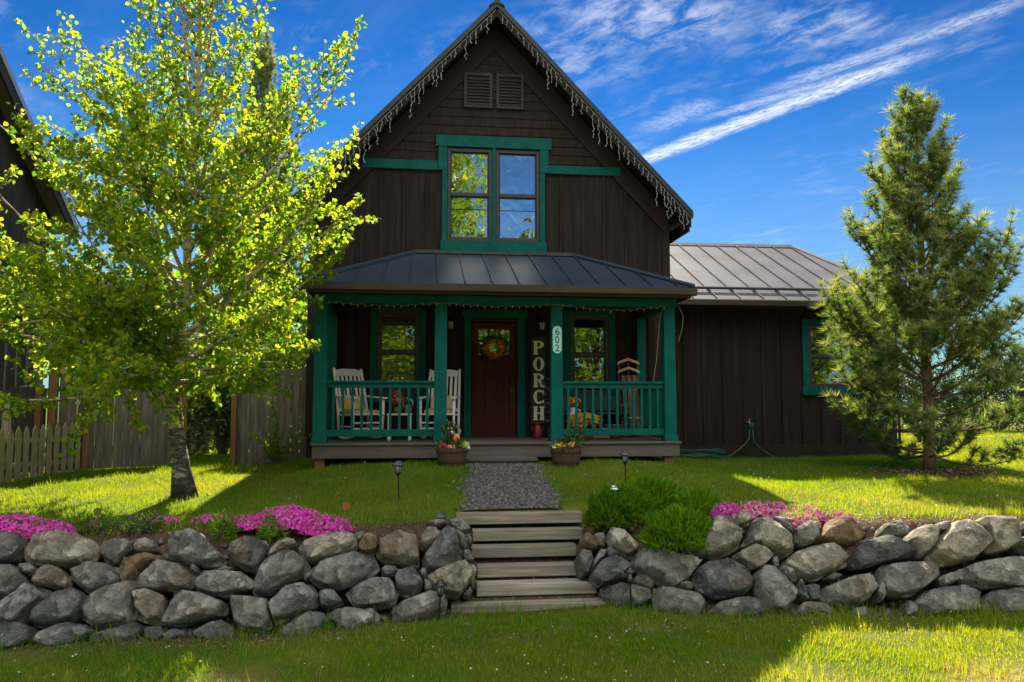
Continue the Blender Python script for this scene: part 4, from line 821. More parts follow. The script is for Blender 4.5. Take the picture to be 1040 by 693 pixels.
# wing ------------------------------------------------------------
WY, WX0, WX1, WYB = 1.0, HW + .002, 8.2, 7.6; WW = (6.40, 7.42, 1.38, 2.62)
b = MB(); wall_grid(b, WY, WX0, WX1, -.06, 3.05, [WW]); b.quad((WX1, WY, -.06), (WX1, WYB, -.06), (WX1, WYB, 3.05), (WX1, WY, 3.05)); b.quad((WX0, WYB, -.06), (WX0, WYB, 3.05), (WX1, WYB, 3.05), (WX1, WYB, -.06))
for k in range(13):
    x = 3.42 + k * .405
    if WW[0] - .16 < x < WW[1] + .16: b.box(x - .024, x + .024, WY - .02, WY + .003, .25, WW[2] - .17)
    else: b.box(x - .024, x + .024, WY - .02, WY + .003, .25, 2.86)
b.box(WX1 - .1, WX1 + .022, WY - .026, WY + .1, -.05, 3.0)
b.build('wing_wall', 'siding', H)
b = MB(); b.box(WX0, WX1 + .01, WY - .042, WY - .003, -.06, .245); b.build('skirting_board', 'browntrim', H, bevel=.004); b = MB(); b.box(WX0, WX1, WY - .03, WY - .003, 2.863, 3.0); b.build('frieze_board', 'browntrim', H, bevel=.004)
sash_window(*WW, WY, H, 'glass', mid=2.0); casing(*WW, WY, head=.13, side=.13, sill=.15).build('window_casing', 'green', H, bevel=.004)
ry, rz, rxe = 4.3, 4.90, 7.76; wy0, wez, wxe = .55, 3.07, 8.62; wyb = 2 * ry - wy0
b = MB(); P0, P1, P2, P3 = (HW, wy0, wez), (wxe, wy0, wez), (rxe, ry, rz), (HW, ry, rz)
b.quad(P0, P1, P2, P3); b.quad((HW, wyb, wez), (HW, ry, rz), P2, (wxe, wyb, wez)); b.quad(P1, (wxe, wyb, wez), P2)
b.quad((HW, wy0, wez - .04), (HW, wyb, wez - .04), (wxe, wyb, wez - .04), (wxe, wy0, wez - .04)); b.quad(P0, (HW, wy0, wez - .04), (wxe, wy0, wez - .04), P1); b.quad(P1, (wxe, wy0, wez - .04), (wxe, wyb, wez - .04), (wxe, wyb, wez))
x = HW + .2
while x < wxe - .05:
    t = 1 if x < rxe else (wxe - x) / (wxe - rxe)
    y1 = wy0 + (ry - wy0) * t; z1 = wez + (rz - wez) * t; b.hexa([(x - .013, wy0 + .005, wez), (x + .013, wy0 + .005, wez), (x + .013, y1, z1), (x - .013, y1, z1), (x - .010, wy0 + .005, wez + .042), (x + .010, wy0 + .005, wez + .042), (x + .010, y1, z1 + .042), (x - .010, y1, z1 + .042)])
    x += .47
b.prism([(ry - .13, rz - .045), (ry, rz + .03), (ry + .13, rz - .045), (ry, rz + .05)], 'x', HW, rxe + .03)
b.tube([(rxe, ry, rz + .01), (wxe, wy0, wez + .01)], .04, 6)
M['roofgrey'] = surf('grey_standing_seam', [(.3, (.18, .185, .195)), (.7, (.27, .275, .285))], .32, 1.1, (1, 1, 1), .04, 2.5, metal=.45, spec=.5)
b.build('wing_roof', 'roofgrey', H)
b = MB(); t = .115
for k, dz in ((0, .07),): b.tube([(HW + .02, wy0 + (ry - wy0) * t, wez + (rz - wez) * t + dz), (wxe - .12, wy0 + (ry - wy0) * t, wez + (rz - wez) * t + dz)], .03, 8)
x = HW + .2
while x < wxe - .2: b.box(x - .025, x + .025, wy0 + (ry - wy0) * t - .03, wy0 + (ry - wy0) * t + .03, wez + (rz - wez) * t, wez + (rz - wez) * t + .06); x += .47
b.build('snow_rail', 'roofedge', H)
b = MB(); b.prism([(wy0 + .02 + u, wez - .03 + v) for u, v in prof], 'x', HW + .01, wxe + .02); b.build('wing_gutter', 'gutter', H)
b = MB(); b.box(HW + .01, wxe - .03, wy0 + .022, wy0 + .05, wez - .17, wez - .045); b.box(HW + .01, wxe - .03, wy0 + .053, WY - .033, wez - .10, wez - .085); b.box(wxe - .058, wxe - .03, wy0 + .053, wyb, wez - .17, wez - .045); b.build('wing_fascia', 'browntrim', H)
# hose tap on the wing wall
b = MB(); fx, fy, fz = 5.10, WY, .70
b.lathe([(.03, -.008), (.03, .008)], 10, (fx, fy - .01, fz)); b.tube([(fx, fy - .005, fz), (fx, fy - .10, fz), (fx, fy - .12, fz - .06)], .014, 8); b.box(fx - .012, fx + .012, fy - .075, fy - .055, fz, fz + .05); b.lathe([(.0, 0), (.035, .004), (.035, .014), (0, .018)], 10, (fx, fy - .065, fz + .05)); b.build('tap', 'brass', H)
def gz_(x, y): return float(ground(x, y))
# ---------------------------------------------------------------- things on and around the porch
def rocker(label, loc, rotz, cushion):
    """slatted rocking chair facing local -y, seat 0.52 wide"""
    t = thing('rocking_chair', label, 'rocking chair', loc, rotz, 'white rocking chairs on the porch')
    w, d = .27, .25; sh = .42
    def stick(pts, r, n=6): b = MB(); b.tube(pts, r, n); return b
    for s in (-1, 1):
        b = MB(); pts = []
        for k in range(13):
            a = -1 + k / 6; pts.append((s * w, a * .43, .035 + .11 * a * a))
        b.tube(pts, .022, 6); b.build('rocker', 'white', t, smooth=True)
        stick([(s * w, -d + .02, .06), (s * w, -d, .40), (s * w, -d - .005, .66)], .024).build('front_leg', 'white', t, smooth=True)
        stick([(s * w, d - .02, .06), (s * w, d, .42), (s * (w - .01), d + .10, .80), (s * (w - .02), d + .20, 1.14), (s * (w - .02), d + .215, 1.17)], .024).build('rear_post', 'white', t, smooth=True)
        b = MB(); b.hexa([(s * w - .045, -d - .07, .665), (s * w + .045, -d - .07, .665), (s * w + .02, d + .10, .70), (s * w - .02, d + .10, .70), (s * w - .045, -d - .07, .69), (s * w + .045, -d - .07, .69), (s * w + .02, d + .10, .725), (s * w - .02, d + .10, .725)]); b.build('armrest', 'white', t, bevel=.006)
        b = MB(); b.tube([(s * w, -d, .22), (s * w, d - .01, .22)], .013, 6); b.build('stretcher', 'white', t)
    b = MB(); b.tube([(-w, -d, .28), (w, -d, .28)], .014, 6); b.tube([(-w, -d, .19), (w, -d, .19)], .014, 6); b.build('stretcher', 'white', t)
    b = MB(); b.hexa([(-w - .01, -d - .04, .405), (w + .01, -d - .04, .405), (w, d + .01, .385), (-w, d + .01, .385), (-w - .01, -d - .04, .435), (w + .01, -d - .04, .435), (w, d + .01, .415), (-w, d + .01, .415)]); b.build('seat', 'white', t, bevel=.006)
    b = MB()
    for k in range(6):
        x = (k - 2.5) * .078; b.hexa([(x - .021, d + .03, .50), (x + .021, d + .03, .50), (x + .021, d + .045, .50), (x - .021, d + .045, .50), (x - .021, d + .185, 1.07), (x + .021, d + .185, 1.07), (x + .021, d + .20, 1.07), (x - .021, d + .20, 1.07)])
    b.build('back_slats', 'white', t)
    b = MB(); q = [(-w + .02, 1.05), (w - .02, 1.05), (w - .02, 1.14), (.12, 1.165), (-.12, 1.165), (-w + .02, 1.14)]; b.prism(q, 'y', d + .178, d + .212)
    b.box(-w + .02, w - .02, d + .018, d + .045, .455, .51); b.build('back_rail', 'white', t, bevel=.005)
    b = MB(); b.box(-w + .05, w - .05, -d + .02, d - .01, .432, .485); b.build('seat_cushion', cushion, t, bevel=.02)
    b = MB(); b.hexa([(-w + .07, d - .05, .49), (w - .07, d - .05, .49), (w - .07, d + .02, .49), (-w + .07, d + .02, .49), (-w + .07, d + .01, .72), (w - .07, d + .01, .72), (w - .07, d + .07, .72), (-w + .07, d + .07, .72)]); b.build('back_cushion', cushion, t, bevel=.02)
    return t
DZ = .472
rocker('white slatted rocking chair with tan cushion, near the corner post and turned towards the door', (-2.26, -.95, DZ), R(33), 'cushion')
rocker('white slatted rocking chair half hidden behind the green post beside the door', (-.98, -.95, DZ), R(-12), 'cushion2')
t = thing('side_table', 'small square white side table between the two rocking chairs', 'table', (-1.63, -.95, DZ))
b = MB(); b.box(-.20, .20, -.20, .20, .40, .43); b.build('tabletop', 'white', t, bevel=.005)
for sx_ in (-1, 1):
    for sy_ in (-1, 1): b = MB(); b.box(sx_ * .165 - .022, sx_ * .165 + .022, sy_ * .165 - .022, sy_ * .165 + .022, 0, .40); b.build('leg', 'white', t)
def flowers(parent, name, m, c, rad, n, size, up=.5):
    """a head of small rounded petals round c"""
    d = randdir(n); P = np.array(c) + d * np.array(rad) * RNG.uniform(.6, 1, n)[:, None]; Nn = d + np.array([0, -.3, up]); D = np.cross(Nn, randdir(n))
    V, F = cards(P, D, Nn, np.full(n, size) * RNG.uniform(.7, 1.2, n), np.full(n, size) * RNG.uniform(.7, 1.2, n), PETAL); return npmesh(name, V, F, RNG.random(n), m, parent)
def leaves(parent, name, m, c, rad, n, size, shape=OVAL, wd=.5, up=.4, shell=.3):
    d = randdir(n); P = np.array(c) + d * np.array(rad) * (RNG.uniform(shell, 1, n) ** .6)[:, None]; D = d + np.array([0, 0, up]) + RNG.normal(size=(n, 3)) * .5; Nn = randdir(n) + np.array([0, 0, .7])
    L_ = size * RNG.uniform(.6, 1.25, n); V, F = cards(P, D, Nn, L_, L_ * wd, shape); return npmesh(name, V, F, RNG.random(n), m, parent)
t = thing('potted_flowers', 'pot of coral red flowers on the white side table', 'flowers', (-1.66, -.93, DZ + .431))
b = MB(); b.lathe([(.05, 0), (.075, .10), (.07, .10), (.05, .02)], 14); b.build('pot', 'wicker', t, smooth=True)
leaves(t, 'foliage', 'darkleaf', (0, 0, .17), (.12, .12, .10), 130, .07); flowers(t, 'blossoms', 'petal_red', (-.02, -.03, .24), (.15, .10, .14), 170, .055)
t = thing('tin_basket', 'pale wire basket on the white side table beside the coral flowers', 'basket', (-1.50, -.88, DZ + .431))
b = MB(); b.lathe([(.05, 0), (.085, .14), (.08, .14), (.047, .01)], 12); b.build('basket_body', 'zinc', t); b = MB(); b.tube([(-.082, 0, .14), (-.06, 0, .22), (0, 0, .25), (.06, 0, .22), (.082, 0, .14)], .008, 6); b.build('basket_handle', 'white', t)
# letters of the PORCH sign, slab serif
def letter(ch, w, h):
    b = MB(); s, st, sf = 0, .30 * w, .075 * h
    def stem(x): b.box(x, x + st, -.012, 0, 0, h); b.box(x - .075 * w, x + st + .075 * w, -.0125, -.0005, 0, sf); b.box(x - .075 * w, x + st + .075 * w, -.0125, -.0005, h - sf, h)
    def arc(cx, cz, ro, rz, ri, rzi, a0, a1, n=18):
        for k in range(n):
            t0, t1 = R(a0 + (a1 - a0) * k / n), R(a0 + (a1 - a0) * (k + 1) / n)
            q = [(cx + ro * math.cos(t0), cz + rz * math.sin(t0)), (cx + ro * math.cos(t1), cz + rz * math.sin(t1)), (cx + ri * math.cos(t1), cz + rzi * math.sin(t1)), (cx + ri * math.cos(t0), cz + rzi * math.sin(t0))]
            b.prism(q, 'y', -.0115, -.0008)
    if ch in 'PR':
        stem(.08 * w); arc(.42 * w, .725 * h, .55 * w, .275 * h, .25 * w, .17 * h, -90, 90)
        b.box(.38 * w, .43 * w, -.0118, -.0006, h * .895, h); b.box(.38 * w, .43 * w, -.0118, -.0006, .45 * h, .555 * h)
    if ch == 'R':
        b.prism([(.42 * w, .46 * h), (.72 * w, .46 * h), (1.0 * w, .06 * h), (.70 * w, .06 * h)], 'y', -.0122, -.0004); b.box(.66 * w, 1.08 * w, -.0125, -.0005, 0, sf)
    if ch == 'O': arc(.5 * w, .5 * h, .5 * w, .51 * h, .20 * w, .40 * h, 0, 360, 28)
    if ch == 'C':
        arc(.52 * w, .5 * h, .5 * w, .51 * h, .20 * w, .40 * h, 48, 312, 24); b.box(.84 * w, .95 * w, -.0122, -.0004, .68 * h, .97 * h); b.box(.84 * w, .95 * w, -.0122, -.0004, .05 * h, .27 * h)
    if ch == 'H': stem(.06 * w); stem(.64 * w); b.box(.3 * w, .7 * w, -.0118, -.0006, .45 * h, .55 * h)
    return b
t = thing('porch_sign', 'tall dark board with cream letters spelling PORCH beside the front door', 'sign', (.795, -.02, .70))
b = MB(); b.box(-.135, .135, -.022, -.001, 0, 1.55); b.build('sign_board', 'board', t, bevel=.004)
for k, ch in enumerate('PORCH'):
    b = letter(ch, .20, .245); o = b.build('letter', 'cream', t, loc=(-.10, -.0225, 1.235 - k * .292)); o['label'] = 'cream letter ' + ch
t = thing('house_number_plate', 'pale aqua rounded plate reading 602 on the green porch post', 'sign', (.825, PY + .012, 2.06))
b = MB(); pts = []
for k in range(24):
    a = 2 * math.pi * k / 24; pts.append((.072 * math.cos(a), .145 * (1 if math.sin(a) >= 0 else -1) + .072 * math.sin(a)))
b.prism(pts[::-1], 'y', -.014, 0); b.build('plate', 'aqua', t, bevel=.003)
def textmesh(s, size, m, parent, loc):
    cu = bpy.data.curves.new('text', 'FONT'); cu.body = s; cu.size = size; cu.align_x = 'CENTER'; cu.extrude = .0015
    tmp = bpy.data.objects.new('tmp_text', cu); C.objects.link(tmp); dg = bpy.context.evaluated_depsgraph_get(); me = bpy.data.meshes.new_from_object(tmp.evaluated_get(dg)); bpy.data.objects.remove(tmp)
    me.name = 'digit'; me.materials.clear(); me.materials.append(M[m]); o = bpy.data.objects.new('digit', me); C.objects.link(o); o.parent = parent; o.location = loc; o.rotation_euler = (R(90), 0, 0); return o
for k, ch in enumerate('602'): textmesh(ch, .155, 'digit', t, (0, -.0165, .075 - k * .128)).scale = (.95, 1, 1)
# wreath
t = thing('door_wreath', 'autumn wreath of orange flowers and dark leaves on the red front door', 'wreath', (-.0, -.03, 2.04))
b = MB(); b.tube([(.165 * math.cos(a), -.012, .165 * math.sin(a)) for a in np.linspace(0, 2 * math.pi, 25)], .022, 6); b.build('twig_ring', 'barrel', t)
n = 560; a = RNG.uniform(0, 6.283, n); P = np.stack([.175 * np.cos(a) + RNG.normal(size=n) * .025, -.02 - RNG.random(n) * .03, .175 * np.sin(a) + RNG.normal(size=n) * .025], -1)
D = np.stack([np.cos(a) - .6 * np.sin(a), -.5 + 0 * a, np.sin(a) + .6 * np.cos(a)], -1) + RNG.normal(size=(n, 3)) * .4; V, F = cards(P, D, randdir(n), RNG.uniform(.04, .10, n), RNG.uniform(.018, .03, n), OVAL); npmesh('leaves', V, F, RNG.random(n) * .6, 'darkleaf', t)
b = MB()
n = 210; a = RNG.uniform(0, 6.283, n); P = np.stack([.155 * np.cos(a) + RNG.normal(size=n) * .025, -.055 + RNG.random(n) * .02, .15 * np.sin(a) + RNG.normal(size=n) * .025], -1); V, F = cards(P, randdir(n), np.tile([0, -1., .2], (n, 1)) + RNG.normal(size=(n, 3)) * .3, np.full(n, .055), np.full(n, .055), PETAL); npmesh('blossoms', V, F, RNG.random(n), 'petal_orange', t)
n = 40; a = RNG.uniform(2.6, 4.6, n); P = np.stack([.17 * np.cos(a) + RNG.normal(size=n) * .03, -.06 + 0 * a, .17 * np.sin(a) + RNG.normal(size=n) * .03], -1); V, F = cards(P, randdir(n), np.tile([0, -1., .2], (n, 1)), np.full(n, .05), np.full(n, .05), PETAL); npmesh('blossoms', V, F, RNG.random(n), 'petal_red', t)
# sled leaning on the wall
t = thing('wooden_sled', 'old wooden runner sled with pale arched crossbars leaning upright against the wall', 'sled', (2.40, -.44, DZ)); t.rotation_euler = (R(-13), 0, 0)
b = MB()
for x, w in ((-.10, .075), (0, .085), (.10, .075)): b.box(x - w / 2, x + w / 2, -.02, -.005, .12, 1.12)
b.build('deck_slats', 'sled', t, bevel=.003)
b = MB()
for z in (.25, .55, .85): b.box(-.16, .16, -.004, .02, z, z + .05)
b.build('cross_brace', 'sled', t)
b = MB(); b.box(-.165, .165, -.034, -.021, .33, .355); b.build('rope', 'sledpale', t)
for s in (-1, 1):
    b = MB(); b.tube([(s * .15, .03, .0), (s * .165, .05, .3), (s * .17, .05, .9), (s * .17, .02, 1.2), (s * .165, -.03, 1.36)], .012, 6); b.build('runner', 'rust', t)
b = MB(); b.tube([(0, -.015, 1.1), (0, -.015, 1.40)], .012, 6); b.build('centre_rod', 'sled', t)
for z in (1.17, 1.33):
    b = MB()
    for s in (-1, 1): b.hexa([(0, -.045, z + .055), (s * .21, -.045, z - .025), (s * .21, -.02, z - .025), (0, -.02, z + .055), (0, -.045, z + .105), (s * .19, -.045, z + .035), (s * .19, -.02, z + .035), (0, -.02, z + .105)])
    b.build('crossbar', 'sledpale', t, bevel=.004)
# right-hand porch collection
t = thing('bench', 'low dark teal bench against the wall under the porch window', 'bench', (1.72, -.30, DZ))
b = MB(); b.box(-.62, .62, -.19, .17, .40, .44); b.build('seat', 'bench', t, bevel=.004)
b = MB(); b.box(-.62, .62, .12, .16, .46, .72); b.build('backrest', 'bench', t, bevel=.004)
for s in (-1, 1): b = MB(); b.box(s * .57 - .03, s * .57 + .03, -.16, .15, 0, .40); b.build('leg', 'bench', t)
t = thing('flower_basket', 'wide basket full of yellow blooms behind the porch railing', 'flower basket', (1.43, -.95, DZ))
b = MB(); b.lathe([(.15, 0), (.22, .17), (.21, .17), (.14, .02)], 18); b.build('basket_body', 'wicker', t, smooth=True)
leaves(t, 'foliage', 'darkleaf', (0, 0, .22), (.21, .18, .10), 200, .08); flowers(t, 'blossoms', 'petal_yellow', (0, -.02, .30), (.31, .22, .15), 620, .055)
t = thing('stool', 'small dark wooden stool behind the yellow flower basket', 'stool', (1.32, -.58, DZ)); b = MB(); b.lathe([(.15, .27), (.15, .31), (.0, .312)], 16); b.build('seat', 'sled', t)
for k in range(3): a = k * 2.09 + .5; b = MB(); b.tube([(.13 * math.cos(a), .13 * math.sin(a), 0), (.09 * math.cos(a), .09 * math.sin(a), .272)], .016, 6); b.build('leg', 'sled', t)
t = thing('flower_pitcher', 'white enamel pitcher of orange flowers on the dark wooden stool', 'pitcher', (1.32, -.60, DZ + .313))
b = MB(); b.lathe([(.055, 0), (.07, .03), (.075, .10), (.055, .17), (.065, .21), (.06, .21), (.05, .17), (.045, .03)], 16); b.build('pitcher_body', 'white', t, smooth=True); b = MB(); b.tube([(.06, 0, .18), (.11, 0, .16), (.11, 0, .08), (.07, 0, .06)], .009, 6); b.build('pitcher_handle', 'white', t)
leaves(t, 'foliage', 'darkleaf', (0, 0, .25), (.08, .08, .07), 60, .06); flowers(t, 'blossoms', 'petal_orange', (0, -.02, .31), (.13, .10, .09), 150, .05); flowers(t, 'blossoms', 'petal_red', (-.06, -.03, .30), (.08, .08, .07), 60, .05)
t = thing('wooden_crate', 'low tan wooden crate beside the flower basket on the porch', 'crate', (1.68, -.92, DZ), R(8))
b = MB()
for z in (.02, .11):
    b.box(-.15, .15, -.12, -.108, z, z + .07); b.box(-.15, .15, .108, .12, z, z + .07); b.box(-.15, -.138, -.107, .107, z, z + .07); b.box(.138, .15, -.107, .107, z, z + .07)
b.box(-.137, .137, -.107, .107, .012, .025)
for sx_ in (-1, 1):
    for sy_ in (-1, 1): b.box(sx_ * .125 - .012, sx_ * .125 + .012, sy_ * .095 - .0115, sy_ * .095 + .0115, 0, .19)
b.build('crate_slats', 'wicker', t); b = MB(); b.lathe([(.04, 0), (.06, .02), (.075, .08), (.05, .13), (.03, .14), (.02, .16)], 14, (-.02, 0, .026)); tg = b.build('gourd', 'petal_orange', None, smooth=True); tg.location = (1.66, -.92, DZ); tag(tg, 'orange gourd sitting in the tan wooden crate', 'gourd')
t = thing('metal_tub', 'round galvanised tub standing on the porch between crate and sled', 'tub', (1.95, -.85, DZ))
b = MB(); b.lathe([(.13, 0), (.165, .23), (.17, .235), (.16, .23), (.125, .01)], 20); b.build('tub_body', 'zinc', t, smooth=True)
for s in (-1, 1): b = MB(); b.tube([(s * .155, -.04, .17), (s * .19, -.04, .18), (s * .19, .04, .18), (s * .155, .04, .17)], .007, 6); b.build('handle', 'zinc', t)
t = thing('milk_can', 'small dark red milk can standing below the PORCH sign', 'milk can', (.70, -.55, DZ))
b = MB(); b.lathe([(.07, 0), (.075, .02), (.075, .15), (.05, .20), (.045, .235), (.06, .25), (.06, .262), (.0, .265)], 18); b.build('can_body', 'redcan', t, smooth=True)
for s in (-1, 1): b = MB(); b.tube([(s * .07, 0, .13), (s * .10, 0, .15), (s * .10, 0, .19), (s * .052, 0, .2)], .007, 6); b.build('handle', 'redcan', t)
t = thing('clay_dish', 'shallow clay dish on the porch floor beside the red milk can', 'dish', (.93, -.85, DZ)); b = MB(); b.lathe([(.07, 0), (.10, .06), (.095, .06), (.065, .012)], 16); b.build('dish_body', 'barrel', t)
leaves(t, 'foliage', 'darkleaf', (0, 0, .10), (.09, .09, .06), 40, .06)
# tall leafy plant beside the sign
t = thing('climbing_plant', 'thin leafy plant in a pot between the PORCH sign and the green post', 'plant', (.98, -.42, DZ))
b = MB(); b.lathe([(.075, 0), (.10, .16), (.09, .16), (.07, .02)], 14); b.build('pot', 'barrel', t, smooth=True)
b = MB(); b.tube([(0, 0, .1), (-.03, -.02, .4), (.02, 0, .7), (-.06, -.03, 1.0)], .01, 5); b.build('stem', 'twig', t)
n = 120; tt = RNG.uniform(.25, 1.05, n); P = np.stack([-.05 + RNG.normal(size=n) * .09, -.02 + RNG.normal(size=n) * .06, tt], -1); V, F = cards(P, randdir(n) + [0, 0, .2], randdir(n), RNG.uniform(.05, .09, n), RNG.uniform(.03, .05, n), OVAL); npmesh('leaves', V, F, RNG.random(n), 'darkleaf', t)
# half-barrel planters
def planter(label, x, y, lab2, cols):
    z = gz_(x, y) - .01; t = thing('barrel_planter', label, 'planter', (x, y, z), uni(0, 3), 'half barrel planters beside the porch step')
    b = MB(); b.lathe([(.20, 0), (.235, .12), (.255, .25), (.26, .32), (.235, .32), (.23, .26), (.0, .25)], 22); b.build('barrel', 'barrel', t)
    for z0, r in ((.055, .218), (.235, .2545)): b = MB(); b.lathe([(r, 0), (r + .008, .003), (r + .012, .03), (r + .004, .033)], 22, (0, 0, z0)); b.build('barrel_band', 'band', t)
    b = MB(); b.lathe([(.225, 0), (.15, .03), (0, .035)], 18, (0, 0, .262)); b.build('potting_soil', 'soil', t)
    p = thing('bedding_flowers', lab2, 'flowers', (x, y, z + .243)); t.scale = (.9, .9, .85); p.scale = (.9, .9, .9)
    leaves(p, 'foliage', 'darkleaf', (0, 0, .04), (.24, .24, .12), 420, .085)
    for m, c, r, n, s in cols: flowers(p, 'blossoms', m, c, r, n, s)
    return p
p = planter('half barrel planter with a big orange bloom, beside the step under the rocking chairs', -.83, -2.22, 'mixed bedding flowers with one big orange bloom in a barrel planter', [('petal_orange', (.07, -.05, .20), (.06, .06, .055), 90, .045), ('petal_lime', (.21, -.08, .07), (.09, .07, .06), 120, .045), ('petal_red', (-.16, -.12, .07), (.07, .05, .06), 50, .04), ('petal_orange', (-.02, -.17, .05), (.09, .04, .03), 50, .04), ('petal_white', (.26, -.12, .03), (.04, .03, .03), 24, .035), ('phlox', (-.08, -.2, .03), (.08, .03, .03), 30, .035)])
b = MB(); b.tube([(-.03, .02, .0), (-.05, .0, .22), (-.02, -.02, .40)], .008, 5); b.build('stem', 'twig', p); leaves(p, 'foliage', 'darkleaf', (-.04, 0, .28), (.10, .08, .16), 110, .09, up=.8)
p = planter('half barrel planter with yellow pansies, beside the step under the 602 post', .88, -2.22, 'yellow and orange pansies spilling from a barrel planter', [('petal_yellow', (-.09, -.12, .08), (.10, .07, .05), 110, .045), ('petal_orange', (.08, -.12, .09), (.07, .06, .05), 80, .045), ('petal_lime', (-.17, -.1, .07), (.05, .05, .05), 40, .045), ('petal_white', (-.22, -.12, .05), (.03, .03, .03), 18, .035)])
leaves(p, 'foliage', 'darkleaf', (.17, .05, .18), (.14, .12, .18), 150, .13, wd=.25, up=.7)
# path lamps
def path_lamp(label, x, y, cap, body, hh=.44, z=None, s=1.0):
    z = gz_(x, y) if z is None else z; t = thing('path_light', label, 'garden light', (x, y, z), uni(0, 3), 'solar path lights')
    t.rotation_euler = (uni(-.05, .05), uni(-.07, .07), uni(0, 3))
    b = MB(); b.tube([(0, 0, -.06), (0, 0, hh - .15 * s)], .009, 6); b.build('stake', 'black', t)
    b = MB(); b.lathe([(.018, -.02), (.03, 0), (.036, .012), (.03, .018)], 10, (0, 0, hh - .14 * s)); b.build('collar', 'black', t)
    b = MB(); b.lathe([(.030 * s, 0), (.038 * s, .095 * s)], 10, (0, 0, hh - .122 * s)); b.build('lamp_glass', body, t, smooth=True)
    b = MB()
    for k in range(4): a = k * 1.571; b.tube([(.036 * s * math.cos(a), .036 * s * math.sin(a), hh - .125 * s), (.044 * s * math.cos(a), .044 * s * math.sin(a), hh - .02 * s)], .004, 4)
    b.build('cage', 'black', t)
    b = MB(); b.lathe([(.075 * s, -.004), (.078 * s, .002), (.05 * s, .022), (.035 * s, .034), (.03 * s, .046), (.0, .05)], 14, (0, 0, hh - .03 * s)); b.build('lamp_cap', cap, t, smooth=True)
path_lamp('tall path light with pale glass standing alone on the lawn below the rocking chairs', -1.55, -4.2, 'solar', 'lampglass', .46)
path_lamp('path light standing in the lawn just behind the round shrubs', 1.42, -3.65, 'solar', 'lampglass', .46)
path_lamp('short path light with coppery body on the boulders at the top step', -1.06, -5.42, 'solar', 'copper', .30, s=1.1)
path_lamp('silver domed path light half sunk in the green shrub beside the steps', .93, -4.95, 'steel', 'copper', .30, s=1.2)
path_lamp('dark path light against the boulders at the foot of the steps', -1.10, -6.22, 'black', 'lampglass', .36, s=.85)
path_lamp('small caged path light in front of the boulders opposite the dark one', .80, -6.20, 'black', 'lampglass', .40, s=.85)
# rusty garden stakes
for lab, x, y, h, r in (('rusty disc on a stake beside the bright phlox cushion', -2.08, -5.35, .15, .042), ('rusty disc on a stake between the birch and the corner phlox', -4.62, -5.3, .14, .04)):
    t = thing('garden_stake', lab, 'garden ornament', (x, y, gz_(x, y)), 0, 'rusty garden ornaments'); b = MB(); b.tube([(0, 0, -.05), (0, 0, h)], .004, 5); b.build('rod', 'rust', t)
    b = MB(); b.tube([(0, -.004, h + r * .7), (0, .004, h + r * .7)], [r, r], 16); b.build('disc', 'rust', t)
# hose
b = MB(); hx, hy, hz = 5.10, .88, .63
b.tube([(hx - .02, hy, hz), (hx - .03, hy - .03, hz - .25), (hx - .16, hy - .06, .25), (hx - .40, hy - .10, .08), (hx - .62, hy - .14, .02)], .012, 7)
b.tube([(hx + .05, hy, hz), (hx + .06, hy - .02, hz - .3), (hx + .17, hy - .05, .2), (hx + .40, hy - .08, .04), (hx + .55, hy - .12, .0)], .012, 7)
cx, cy = 4.02, .62; pts = []
for k in range(150):
    a = k * .30; r = .36 + .06 * math.sin(k * .37) + .03 * math.sin(k * 1.3); pts.append((cx + 1.15 * r * math.cos(a), cy + .38 * r * math.sin(a), gz_(cx, cy) + .02 + .0011 * k + .012 * math.sin(k * .9)))
pts.append((hx - .62, hy - .14, .02)); b.tube(pts, .012, 6); tag(b.build('garden_hose', 'hose', smooth=True), 'dark green garden hose coiled along the foot of the wall and hung from the tap', 'hose')
b = MB(); b.box(-.055, .055, -.05, .04, 0, .045); b.box(-.05, .05, -.045, .035, .046, .07); tp = b.build('hose_splitter', 'hose'); tp.location = (5.11, .87, .61); tag(tp, 'green hose timer fixed under the outdoor tap', 'hose timer')
# icicle lights along the gable: a wire and its hanging strands
t = thing('icicle_lights', 'icicle light string hanging from both slopes of the gable', 'string lights', (0, RY0 - .02, 0)); b = MB()
def bulb_at(bb, q): bb.lathe([(.002, .020), (.0075, .008), (.0055, -.012), (.001, -.02)], 5, q)
for s in (-1, 1):
    b.tube([(s * (.03 + 3.5 * k / 79), 0, RT - .15 - 1.05 * (.03 + 3.5 * k / 79) - .012 * abs(math.sin(k * 1.7))) for k in range(80)], .006, 4)
    x = .10
    while x < 3.52:
        n = random.choice([1, 2, 3, 5, 7, 9, 4, 2, 6]) + (2 if x > 3.2 else 0); z = RT - .16 - 1.05 * x; p = [(s * x, 0, z)]; bb = MB()
        for j in range(n): p.append((s * x + uni(-.018, .018), uni(-.01, .01), z - .052 * (j + 1)))
        bb.tube(p, .0042, 4, cap=False)
        for q in p[1:]: bulb_at(bb, (q[0] + uni(-.014, .014), q[1], q[2]))
        bb.build('light_strand', 'bulb', t); x += uni(.06, .11)
b.build('wire', 'wire', t)
